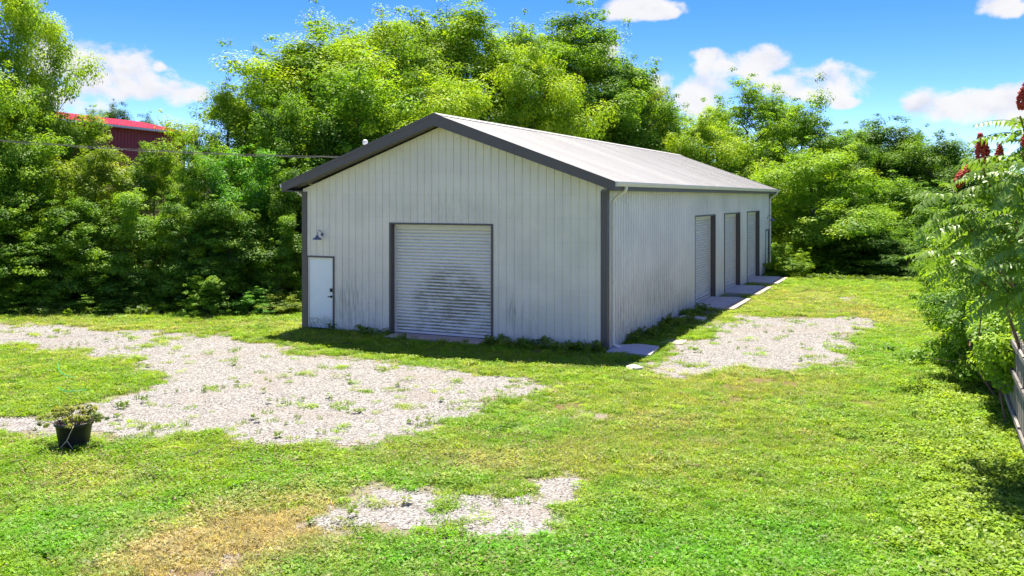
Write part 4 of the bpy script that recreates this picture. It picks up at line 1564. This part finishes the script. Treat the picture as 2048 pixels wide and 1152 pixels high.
def sumac(base, tips, label, scale=1.0, fr_n=9):
    root = empty('sumac', tuple(base))
    tag(root, label, 'sumac', 'sumacs leaning over the fence')
    mb = MB()
    for (tip, fruit) in tips:
        tip = Vector(tip)
        p0 = Vector(base) + Vector((rng.uniform(-.1, .1), rng.uniform(-.1, .1), 0))
        mid = p0.lerp(tip, 0.55) + Vector((0.25, 0.1, 0.45))
        pts_ = [p0.lerp(mid, q / 3) for q in range(3)] + [mid.lerp(tip, q / 3) for q in range(4)]
        mb.tube([p - Vector(base) for p in pts_], [0.035, 0.032, 0.028, 0.025, 0.02, 0.016, 0.012], 6)
        n_ = fr_n
        for j in range(n_):
            f = link('frond', FRONDS[rng.randrange(3)], root)
            t = j / n_
            q = tip - (tip - mid).normalized() * 0.45 * (1 - t) * scale
            f.location = q - Vector(base)
            f.rotation_euler = (rng.uniform(-0.35, 0.35), rng.uniform(0.0, 0.65) - 0.70 * t, j * 2.4 + rng.uniform(-.3, .3))
            sc = scale * rng.uniform(0.8, 1.2)
            f.scale = (sc, sc, sc)
            f.color = (1, 1, 1, 1)
        if fruit:
            g = link('fruit_cluster', FRUIT[rng.randrange(2)], root)
            g.location = tip - Vector(base) + Vector((-0.03, -0.10, 0.05))
            g.rotation_euler = (rng.uniform(-0.15, 0.15), fruit[1], 0)
            g.scale = (fruit[0],) * 3
    mb.build('stem', M['twig'], root)
    return root


sumac((8.0, 12.6, 0), [(at(2040, 232, 11.6), (1.35, 0.1)), (at(2043, 305, 11.3), (0.9, 0.2)), (at(2075, 270, 11.8), None), (at(2050, 400, 11.2), None), (at(2030, 455, 11.4), None), (at(2070, 520, 11.2), None)],
      'sumac at the frame edge with a tall dark red fruit spike', 1.0, 12)
sumac((8.6, 14.3, 0), [(at(1966, 338, 12.2), (1.5, -0.12)), (at(1993, 335, 12.4), (0.95, 0.1)), (at(1908, 383, 12.8), (1.35, 0.55)), (at(1985, 420, 12.0), None), (at(1935, 450, 12.6), None), (at(1995, 500, 12.0), None), (at(1905, 420, 13.0), None), (at(2010, 575, 12.0), None), (at(1945, 545, 12.8), None), (at(1890, 500, 13.6), None)],
      'sumac leaning over the lawn with bright red fruit cones', 1.0, 13)

# ------------------------------------------------------------------ red barn behind the left thicket
BR = Vector((-21.45, 60.0))
BDIR = Vector((-0.263, -0.965))              # along the eave, towards the camera
barn_ang = math.atan2(BDIR.y, BDIR.x)
barn = empty('red_barn', (BR.x, BR.y, 4.1), barn_ang)
tag(barn, 'dark red barn with bright red metal roof behind the thicket', 'barn')
# local: +X along the eave towards the camera; +Y is to the right of ... so the wall seen faces -Y or +Y
side_vec = Vector((-math.sin(barn_ang), math.cos(barn_ang)))
SG = 1 if side_vec.x > 0 else -1             # which local y points towards +x world (the visible wall)
M['barn_red'] = simple('barn_red_siding', (0.26, 0.014, 0.018), 0.6, 0.0, 0.2, 2.0)
M['barn_roof'] = simple('bright_red_roof', (0.66, 0.045, 0.075), 0.45, 0.0, 0.12, 2.0)
M['barn_white'] = simple('white_barn_trim', (0.62, 0.64, 0.62), 0.5)
bl, bwid, be = 17.0, 8.0, 4.05
wallp = empty('barn_wall', parent=barn)
for i in range(int(bl / 0.3)):
    mb = MB()
    x0 = i * 0.3
    y1, y2 = sorted((-SG * 0.45, -SG * 0.47))
    mb.box(x0, y1, 0.0, x0 + 0.27, y2, be - 0.05)
    mb.box(x0 + 0.271, y1 - 0.012, 0.0, x0 + 0.299, y2 + 0.012, be - 0.05)
    mb.build('board', M['barn_red'], wallp)
mb = MB()
for xe_ in (0.3, bl):
    y1, y2 = -SG * 0.5, -SG * (bwid - 0.45)
    mb.prism([(xe_, y1, 0), (xe_, y2, 0), (xe_, y2, be), (xe_, -SG * bwid / 2, be + 0.8), (xe_, y1, be)], (0.05, 0, 0))
mb.box(0.3, min(-SG * (bwid - 0.45), -SG * (bwid - 0.5)), 0, bl, max(-SG * (bwid - 0.45), -SG * (bwid - 0.5)), be)
mb.build('end_wall', M['barn_red'], barn)
broof = empty('barn_roof', parent=barn)
for i in range(int((bl + 0.4) / 0.92)):
    x0 = i * 0.92
    for (ya, za, yb, zb) in ((0.0, be + 0.02, -SG * bwid / 2, be + 0.85), (-SG * bwid, be + 0.02, -SG * bwid / 2, be + 0.85)):
        mb = MB()
        for r in range(4):
            a, b = x0 + r * 0.23, x0 + (r + 1) * 0.23
            for (p, q, h1, h2) in ((a, a + 0.02, 0, 0.03), (a + 0.02, a + 0.05, 0.03, 0.03), (a + 0.05, a + 0.07, 0.03, 0), (a + 0.07, b, 0, 0)):
                mb.quad((p, ya, za + h1), (q, ya, za + h2), (q, yb, zb + h2), (p, yb, zb + h1))
        mb.build('roof_panel', M['barn_roof'], broof)
mb = MB()
y1, y2 = sorted((0.0, -SG * 0.45))
mb.box(0.0, y1, be - 0.10, bl + 0.4, y2, be - 0.04)
mb.build('soffit', M['barn_white'], barn)
mb = MB()
y1, y2 = sorted((0.005, SG * 0.10))
mb.box(0.0, y1, be - 0.12, bl + 0.4, y2, be + 0.0)
mb.build('gutter', M['barn_white'], barn)
mb = MB()
mb.tube([(0.5, SG * 0.04, be - 0.12), (0.5, SG * 0.0, be - 0.3), (0.5, -SG * 0.38, be - 0.6), (0.5, -SG * 0.38, 0.1)], 0.06, 6)
mb.build('downspout', M['barn_white'], barn)

# ------------------------------------------------------------------ pot with a straggly plant, hose, stone
ppx, ppy = gp(148, 893)
pot = empty('flower_pot', (ppx, ppy, float(terrain(ppx, ppy))))
tag(pot, 'black plastic pot standing at the lawn edge', 'pot')
mb = MB()
mb.lathe([(0.0, 0.0), (0.205, 0.0), (0.215, 0.02), (0.265, 0.34), (0.285, 0.345), (0.290, 0.385), (0.270, 0.390), (0.258, 0.34), (0.25, 0.33)], n=28)
mb.build('pot_body', M['pot'], pot, True)
mb = MB()
mb.lathe([(0.0, 0.315), (0.15, 0.325), (0.257, 0.315)], n=20)
mb.build('soil', simple('potting_soil', (0.05, 0.035, 0.025), 0.95), pot)
r_ = np.random.default_rng(3)
C, RR, st = [], [], []
pz = float(terrain(ppx, ppy))
for i in range(52):
    a, q = r_.random() * 6.28, 0.44 * r_.random() ** 0.6
    h = 0.03 + 0.36 * r_.random() * (1 - 1.4 * q)
    e = Vector((ppx + math.cos(a) * q * 1.15, ppy + math.sin(a) * q, pz + 0.36 + h))
    st.append(([Vector((ppx + math.cos(a) * q * 0.4, ppy + math.sin(a) * q * 0.4, pz + 0.32)), e.lerp(Vector((ppx, ppy, pz + 0.40)), 0.35), e], 0.006))
    C.append(tuple(e))
    RR.append(0.035 + 0.045 * r_.random())
clump_thing('pot_plant', 'straggly half dry herb growing in the black pot', 'plant', C, RR, 30, 0.05, 'dry', 8, st, (0.6, 0.25))
mb = MB()
mb.tube([(ppx + 0.12, ppy - 0.22, pz + 0.42), (ppx + 0.13, ppy - 0.31, pz + 0.36), (ppx + 0.03, ppy - 0.29, pz + 0.16), (ppx - 0.08, ppy - 0.27, pz + 0.04)], 0.008, 5)
mb.tube([(ppx + 0.03, ppy - 0.29, pz + 0.16), (ppx + 0.12, ppy - 0.28, pz + 0.03)], 0.006, 5)
tag(mb.build('dry_stem', simple('dry_straw', (0.42, 0.36, 0.22), 0.8)), 'pale dry stem hanging down the front of the pot', 'stem')
mb = MB()
hp = [(115, 735), (116, 748), (124, 757), (138, 762), (152, 764)]
hp2 = [(116, 786), (124, 792), (138, 795), (158, 793), (174, 791)]
for hh in (hp, hp2):
    mb.tube([Vector((*gp(a, b), float(terrain(*gp(a, b))) + 0.09)) for a, b in hh], 0.007, 6)
tag(mb.build('garden_line', M['green_line'], None, True), 'thin green plastic line lying in the grass behind the pot', 'line')


def rock(px, py, s, label, mat, seed):
    r2 = np.random.default_rng(seed)
    bm = bmesh.new()
    bmesh.ops.create_icosphere(bm, subdivisions=2, radius=s)
    for v in bm.verts:
        k = 0.8 + 0.4 * r2.random()
        v.co = Vector((v.co.x * k * 1.2, v.co.y * k, max(-0.2 * s, v.co.z * k * 0.6)))
    me = bpy.data.meshes.new('rock')
    bm.to_mesh(me)
    bm.free()
    me.materials.append(mat)
    o = link('rock', me)
    x, y = gp(px, py)
    o.location = (x, y, float(terrain(x, y)) + 0.03)
    tag(o, label, 'rock')
    return o


M['pale_rock'] = concrete_material('pale_rock', (0.50, 0.46, 0.40), (0.25, 0.2, 0.15))
rock(1268, 742, 0.17, 'pale rock in the grass off the building corner', M['pale_rock'], 4)


# ------------------------------------------------------------------ scattered ground cover
PROTO = bpy.data.collections.new('scatter_shapes')


def proto_collection(name, meshes):
    c = bpy.data.collections.new(name)
    for i, me in enumerate(meshes):
        o = bpy.data.objects.new('%s_shape' % name, me)
        c.objects.link(o)
    return c


def scatter(name, label, coll, P, rotz, tilt, scale, pcol, pick):
    n = len(P)
    me = bpy.data.meshes.new(name)
    me.vertices.add(n)
    me.vertices.foreach_set('co', np.asarray(P, np.float32).ravel())
    rot = np.stack([tilt[:, 0], tilt[:, 1], rotz], 1).astype(np.float32)
    me.attributes.new('rot', 'FLOAT_VECTOR', 'POINT').data.foreach_set('vector', rot.ravel())
    me.attributes.new('scl', 'FLOAT', 'POINT').data.foreach_set('value', np.asarray(scale, np.float32))
    me.attributes.new('pcol', 'FLOAT_VECTOR', 'POINT').data.foreach_set('vector', np.asarray(pcol, np.float32).ravel())
    me.attributes.new('pick', 'INT', 'POINT').data.foreach_set('value', np.asarray(pick, np.int32))
    o = link(name, me)
    ng = bpy.data.node_groups.new(name, 'GeometryNodeTree')
    ng.interface.new_socket('Geometry', in_out='INPUT', socket_type='NodeSocketGeometry')
    ng.interface.new_socket('Geometry', in_out='OUTPUT', socket_type='NodeSocketGeometry')
    t = NT(ng)
    gi = t.node('NodeGroupInput')
    go = t.node('NodeGroupOutput')
    ci = t.node('GeometryNodeCollectionInfo')
    ci.inputs['Collection'].default_value = coll
    ci.inputs['Separate Children'].default_value = True
    ci.inputs['Reset Children'].default_value = True
    ip = t.node('GeometryNodeInstanceOnPoints')

    def attr(nm, ty):
        a = t.node('GeometryNodeInputNamedAttribute', dict(data_type=ty))
        a.inputs['Name'].default_value = nm
        return a.outputs[0]
    t.l.new(gi.outputs[0], ip.inputs['Points'])
    t.l.new(ci.outputs[0], ip.inputs['Instance'])
    ip.inputs['Pick Instance'].default_value = True
    t.l.new(attr('pick', 'INT'), ip.inputs['Instance Index'])
    e2r = t.node('FunctionNodeEulerToRotation')
    t.l.new(attr('rot', 'FLOAT_VECTOR'), e2r.inputs[0])
    t.l.new(e2r.outputs[0], ip.inputs['Rotation'])
    cx_ = t.node('ShaderNodeCombineXYZ')
    s_ = attr('scl', 'FLOAT')
    for i in range(3):
        t.l.new(s_, cx_.inputs[i])
    t.l.new(cx_.outputs[0], ip.inputs['Scale'])
    t.l.new(ip.outputs[0], go.inputs[0])
    md = o.modifiers.new('scatter', 'NODES')
    md.node_group = ng
    tag(o, label, kind='stuff')
    return o


def tuft_mesh(seed, n, hgt, rad, wid, bend=0.6, lean=0.5):
    r_ = np.random.default_rng(seed)
    V_, F_, B = [], [], []
    for _ in range(n):
        a, q = r_.random() * 6.28, rad * math.sqrt(r_.random())
        p = np.array((math.cos(a) * q, math.sin(a) * q, -0.01))
        b = r_.random() * 6.28
        d = np.array((math.cos(b), math.sin(b), 0))
        s_ = np.array((-d[1], d[0], 0))
        h = hgt * (0.55 + 0.7 * r_.random())
        w_ = wid * (0.7 + 0.6 * r_.random())
        ln = lean * r_.random()
        m = p + np.array((0, 0, h * 0.62)) + d * h * ln * 0.5
        e = p + np.array((0, 0, h * (1 - 0.35 * bend * r_.random()))) + d * h * (ln + bend * r_.random())
        k = len(V_)
        V_.extend([p - s_ * w_ * 0.5, p + s_ * w_ * 0.5, m + s_ * w_ * 0.45, m - s_ * w_ * 0.45, e])
        F_.extend([(k, k + 1, k + 2), (k, k + 2, k + 3), (k + 3, k + 2, k + 4)])
        B.extend([r_.random()] * 5)
    return np_mesh('tuft', np.array(V_), np.array(F_), M['blade'], dict(bl=np.array(B)))


def clover_mesh(seed, n, hgt, rad, size, leaves=3):
    r_ = np.random.default_rng(seed)
    V_, F_, B = [], [], []
    for _ in range(n):
        a, q = r_.random() * 6.28, rad * math.sqrt(r_.random())
        c = np.array((math.cos(a) * q, math.sin(a) * q, hgt * (0.35 + 0.75 * r_.random())))
        a0 = r_.random() * 6.28
        tl = r_.normal(0, 0.35, 2)
        bb = r_.random()
        for j in range(leaves):
            t = a0 + j * 6.283 / leaves
            d = np.array((math.cos(t), math.sin(t), tl[0] * math.cos(t) + tl[1] * math.sin(t)))
            s_ = np.array((-math.sin(t), math.cos(t), -tl[0] * math.sin(t) + tl[1] * math.cos(t)))
            sz = size * (0.75 + 0.5 * r_.random())
            k = len(V_)
            V_.extend([c, c + d * sz * 0.6 + s_ * sz * 0.45, c + d * sz, c + d * sz * 0.6 - s_ * sz * 0.45])
            F_.extend([(k, k + 1, k + 2), (k, k + 2, k + 3)])
            B.extend([np.clip(bb + r_.normal(0, 0.15), 0, 1)] * 4)
    return np_mesh('clover_tuft', np.array(V_), np.array(F_), M['blade'], dict(bl=np.array(B)))


def heads_mesh(seed, n, rad, h, s):
    r_ = np.random.default_rng(seed)
    octa = np.array([(1, 0, 0), (-1, 0, 0), (0, 1, 0), (0, -1, 0), (0, 0, 1), (0, 0, -1)], float)
    fo = [(0, 2, 4), (2, 1, 4), (1, 3, 4), (3, 0, 4), (2, 0, 5), (1, 2, 5), (3, 1, 5), (0, 3, 5)]
    V_, F_, B = [], [], []
    for _ in range(n):
        a, q = r_.random() * 6.28, rad * math.sqrt(r_.random())
        c = np.array((math.cos(a) * q, math.sin(a) * q, h * (0.6 + 0.6 * r_.random())))
        k = len(V_)
        V_.extend(list(octa * s * (0.7 + 0.6 * r_.random()) + c))
        F_.extend([(x + k, y + k, z + k) for x, y, z in fo])
        B.extend([r_.random()] * 6)
    return np_mesh('clover_heads', np.array(V_), np.array(F_), M['blade'], dict(bl=np.array(B)))


def stone_mesh(seed):
    r_ = np.random.default_rng(seed)
    bm = bmesh.new()
    bmesh.ops.create_icosphere(bm, subdivisions=1, radius=1.0)
    ax = np.array((1.0, 0.55 + 0.4 * r_.random(), 0.4 + 0.3 * r_.random()))
    for v in bm.verts:
        k = 0.75 + 0.45 * r_.random()
        v.co = Vector((v.co.x * ax[0] * k, v.co.y * ax[1] * k, v.co.z * ax[2] * k))
    me = bpy.data.meshes.new('stone')
    bm.to_mesh(me)
    bm.free()
    me.materials.append(M['stone'])
    return me


C_GRASS = proto_collection('grass', [tuft_mesh(i, 44, 0.055, 0.10, 0.0075, 0.9, 0.9) for i in range(4)])
C_CLOVER = proto_collection('clover', [clover_mesh(20 + i, 44, 0.05, 0.11, 0.0145) for i in range(4)])
C_HEADS = proto_collection('heads', [heads_mesh(40 + i, 5, 0.12, 0.085, 0.011) for i in range(3)])
C_BROAD = proto_collection('broad', [clover_mesh(60 + i, 44, 0.10, 0.14, 0.021, 5) for i in range(3)])
C_TALL = proto_collection('tall', [tuft_mesh(80 + i, 18, 0.26, 0.12, 0.016, 0.7, 0.6) for i in range(3)] + [clover_mesh(90 + i, 20, 0.24, 0.14, 0.055, 4) for i in range(3)])
C_STONE = proto_collection('stone', [stone_mesh(i) for i in range(5)])

RG = np.random.default_rng(99)


def lawn_points(dens_near, y0=8.3, y1=47.0, power=1.15):
    """random points on the ground in and around the view; fewer with distance"""
    out = []
    edges = np.linspace(y0, y1, 60)
    for a, b in zip(edges[:-1], edges[1:]):
        ym = (a + b) / 2
        hw = 0.60 * ym + 1.2
        d_ = dens_near * (9.0 / ym) ** power
        n_ = RG.poisson(2 * hw * (b - a) * d_)
        out.append(np.stack([RG.uniform(-hw, hw, n_), RG.uniform(a, b, n_)], 1))
    p = np.concatenate(out)
    lx, ly = to_local(p[:, 0], p[:, 1])
    ok = ~((lx > -0.03) & (lx < W + 0.06) & (ly > -0.03) & (ly < L + 0.05))
    for (a, b) in SIDE_DOORS:
        ok &= ~((lx > W) & (lx < W + 1.36) & (ly > a - 0.03) & (ly < b + 0.12))
    ok &= ~((lx > W) & (lx < W + 1.15) & (ly > -0.3) & (ly < 0.9))
    ok &= ~((lx > W) & (lx < W + 0.95) & (ly > 6.5) & (ly < 7.1))
    ok &= ~((lx > 3.2) & (lx < 6.1) & (ly > -0.5) & (ly < 0.1))
    ok &= np.hypot(p[:, 0] - ppx, p[:, 1] - ppy) > 0.26
    # not beyond the fence
    off = (p[:, 0] - F0.x) * FN.x + (p[:, 1] - F0.y) * FN.y
    ok &= off < 0.9
    ok &= ~((p[:, 1] > 34) & (p[:, 0] < -5))
    return p[ok]


def seat(p):
    return np.column_stack([p[:, 0], p[:, 1], terrain(p[:, 0], p[:, 1])])


def grass_colour(p):
    dry, viv = lawn_state(p[:, 0], p[:, 1])
    n_ = len(p)
    f = fbm(p[:, 0] * 2.3, p[:, 1] * 2.3, 3, 4, 0.6)
    g1, g2, gv, st_ = np.array((0.175, 0.355, 0.014)), np.array((0.310, 0.450, 0.022)), np.array((0.110, 0.385, 0.014)), np.array((0.56, 0.43, 0.235))
    c = g1 + (g2 - g1) * np.clip((f - 0.3) * 2.2, 0, 1)[:, None]
    c = c + (gv - c) * viv[:, None] * 0.75
    c = c + (st_ - c) * np.clip(dry + RG.normal(0, 0.18, n_), 0, 1)[:, None] * 0.85
    return c * np.clip(RG.normal(1.0, 0.16, n_), 0.55, 1.5)[:, None], dry, viv


def spread(name, label, coll, p, scale, col, pick_n, tilt=0.12):
    n_ = len(p)
    return scatter(name, label, coll, seat(p), RG.random(n_) * 6.283, RG.normal(0, tilt, (n_, 2)), scale, col, RG.integers(0, pick_n, n_))


# grass
p = lawn_points(260)
g = gravel_amount(p[:, 0], p[:, 1])
g = smoothstep(gravel_s(p[:, 0], p[:, 1]) + (fbm(p[:, 0] * 3, p[:, 1] * 3, 74, 3) - 0.5) * 0.9, -0.35, 0.40)
keep = RG.random(len(p)) > np.clip(g * 1.15, 0, 1) * 0.99
wn = smoothstep(fbm(p[:, 0] * 1.5, p[:, 1] * 1.5, 57, 4, 0.6), 0.60, 0.70)
keep |= (RG.random(len(p)) < np.where(p[:, 1] < 13.5, 0.5, 0.24) * wn)
p = p[keep]
col, dry_, viv_ = grass_colour(p)
g = gravel_amount(p[:, 0], p[:, 1])
bare = smoothstep(fbm(p[:, 0] * 0.9, p[:, 1] * 0.9, 77, 4), 0.62, 0.74)
k2 = RG.random(len(p)) > bare * 0.75
p, col, dry_, viv_ = p[k2], col[k2], dry_[k2], viv_[k2]
is_cl = RG.random(len(p)) < np.clip(0.42 + 0.4 * viv_ - 0.5 * dry_ + (fbm(p[:, 0] * 0.7, p[:, 1] * 0.7, 8, 3) - 0.5) * 1.2, 0.03, 0.9)
far = 1 + 0.4 * smoothstep(p[:, 1], 14, 34)
sc = (0.65 + 0.7 * RG.random(len(p))) * far * (0.75 + 0.6 * fbm(p[:, 0] * 1.2, p[:, 1] * 1.2, 64, 3))
spread('lawn_grass', 'short mown grass of the lawn', C_GRASS, p[~is_cl], sc[~is_cl], col[~is_cl], 4)
spread('lawn_clover', 'clover growing through the lawn', C_CLOVER, p[is_cl], sc[is_cl], col[is_cl], 4)
# clover flower heads
p = lawn_points(60)
hm = 0.75 * blob(p[:, 0], p[:, 1], 230, 950, 2.4, 0.9) + 0.6 * blob(p[:, 0], p[:, 1], 700, 925, 2.2, 0.8) + 0.4 * blob(p[:, 0], p[:, 1], 760, 1100, 2.0, 0.7) + 0.35 * blob(p[:, 0], p[:, 1], 1100, 900, 3, 1.5) + 0.5 * blob(p[:, 0], p[:, 1], 100, 760, 2.5, 2.0) + 0.3 * blob(p[:, 0], p[:, 1], 500, 900, 2.5, 1.0)
k = (RG.random(len(p)) < hm * (0.3 + fbm(p[:, 0] * 1.8, p[:, 1] * 1.8, 9, 3)) + 0.03) & (gravel_amount(p[:, 0], p[:, 1]) < 0.3)
p = p[k]
hc = np.array((0.46, 0.40, 0.25)) * np.clip(RG.normal(1, 0.2, len(p)), 0.5, 1.5)[:, None]
spread('clover_flowers', 'faded clover flower heads in the lawn', C_HEADS, p, 0.8 + 0.5 * RG.random(len(p)), hc, 3)
# broad leaved ground cover along the fence
p = lawn_points(150, power=0.9)
off = (p[:, 0] - F0.x) * FN.x + (p[:, 1] - F0.y) * FN.y
k = RG.random(len(p)) < smoothstep(off + (fbm(p[:, 0], p[:, 1], 15, 3) - 0.5) * 1.6, -1.9, -0.9) * 0.95
p = p[k]
f = fbm(p[:, 0] * 2, p[:, 1] * 2, 4, 3)[:, None]
bc = np.array((0.20, 0.37, 0.03)) + (np.array((0.34, 0.44, 0.05)) - np.array((0.20, 0.37, 0.03))) * f
spread('ground_cover', 'broad leaved ground cover along the fence', C_BROAD, p, 0.55 + 0.6 * RG.random(len(p)), bc * np.clip(RG.normal(1, 0.15, len(p)), 0.5, 1.5)[:, None], 3, 0.2)
# weeds: against the building, at the thicket edge, in the gravel
p = lawn_points(90, power=0.35)
lx, ly = to_local(p[:, 0], p[:, 1])
wf = ((ly < 0) & (lx > 1.0) & (lx < W + 0.3)) * smoothstep(ly, -0.75, -0.15) * (0.5 + 0.5 * smoothstep(lx, 5, 8))
ws = ((lx > W) & (ly > 1.2) & (ly < 9)) * smoothstep(-(lx - W), -0.9, -0.3) * 0.55
wt = smoothstep(p[:, 1] + (fbm(p[:, 0] * 0.6, p[:, 1] * 0.6, 19, 3) - 0.5) * 2.5, 28.9, 30.4) * (p[:, 0] < -5.6) * 0.7
wg = (gravel_amount(p[:, 0], p[:, 1]) > 0.5) * 0.10 * smoothstep(fbm(p[:, 0] * 1.4, p[:, 1] * 1.4, 91, 4, 0.6), 0.56, 0.66)
we = smoothstep(p[:, 1] + 0.35 * (p[:, 0] - 16), 41, 43) * (p[:, 0] > 11) * 0.5
k = RG.random(len(p)) < np.clip(wf + ws + wt + wg + we, 0, 0.95)
p = p[k]
f = fbm(p[:, 0] * 2, p[:, 1] * 2, 14, 3)[:, None]
wc = np.array((0.10, 0.21, 0.02)) + (np.array((0.24, 0.32, 0.035)) - np.array((0.10, 0.21, 0.02))) * f
lx, ly = to_local(p[:, 0], p[:, 1])
small = np.where(gravel_amount(p[:, 0], p[:, 1]) > 0.4, 0.45, 1.0)
spread('weeds', 'weeds against the walls, in the gravel and at the thicket foot', C_TALL, p, (0.4 + 0.7 * RG.random(len(p))) * small, wc, 6, 0.25)
# gravel stones
p = lawn_points(620, power=0.75, y1=44)
g = smoothstep(gravel_s(p[:, 0], p[:, 1]) + (fbm(p[:, 0] * 3, p[:, 1] * 3, 73, 3) - 0.5) * 0.9, -0.55, 0.45)
k = RG.random(len(p)) < np.clip(g * 0.95, 0, 1) + 0.004
p = p[k]
tn = RG.random(len(p))[:, None]
sc_ = np.array((0.115, 0.10, 0.083)) + (np.array((0.50, 0.48, 0.44)) - np.array((0.115, 0.10, 0.083))) * tn
brown = (RG.random(len(p)) < 0.08)[:, None]
sc_ = np.where(brown, np.array((0.16, 0.12, 0.09)), sc_)
spread('gravel', 'loose crushed limestone chips', C_STONE, p, 0.008 + 0.018 * RG.random(len(p)) ** 2, sc_, 5, 0.5)
print('tris', sum(len(m.loops) - 2 * len(m.polygons) for m in bpy.data.meshes))
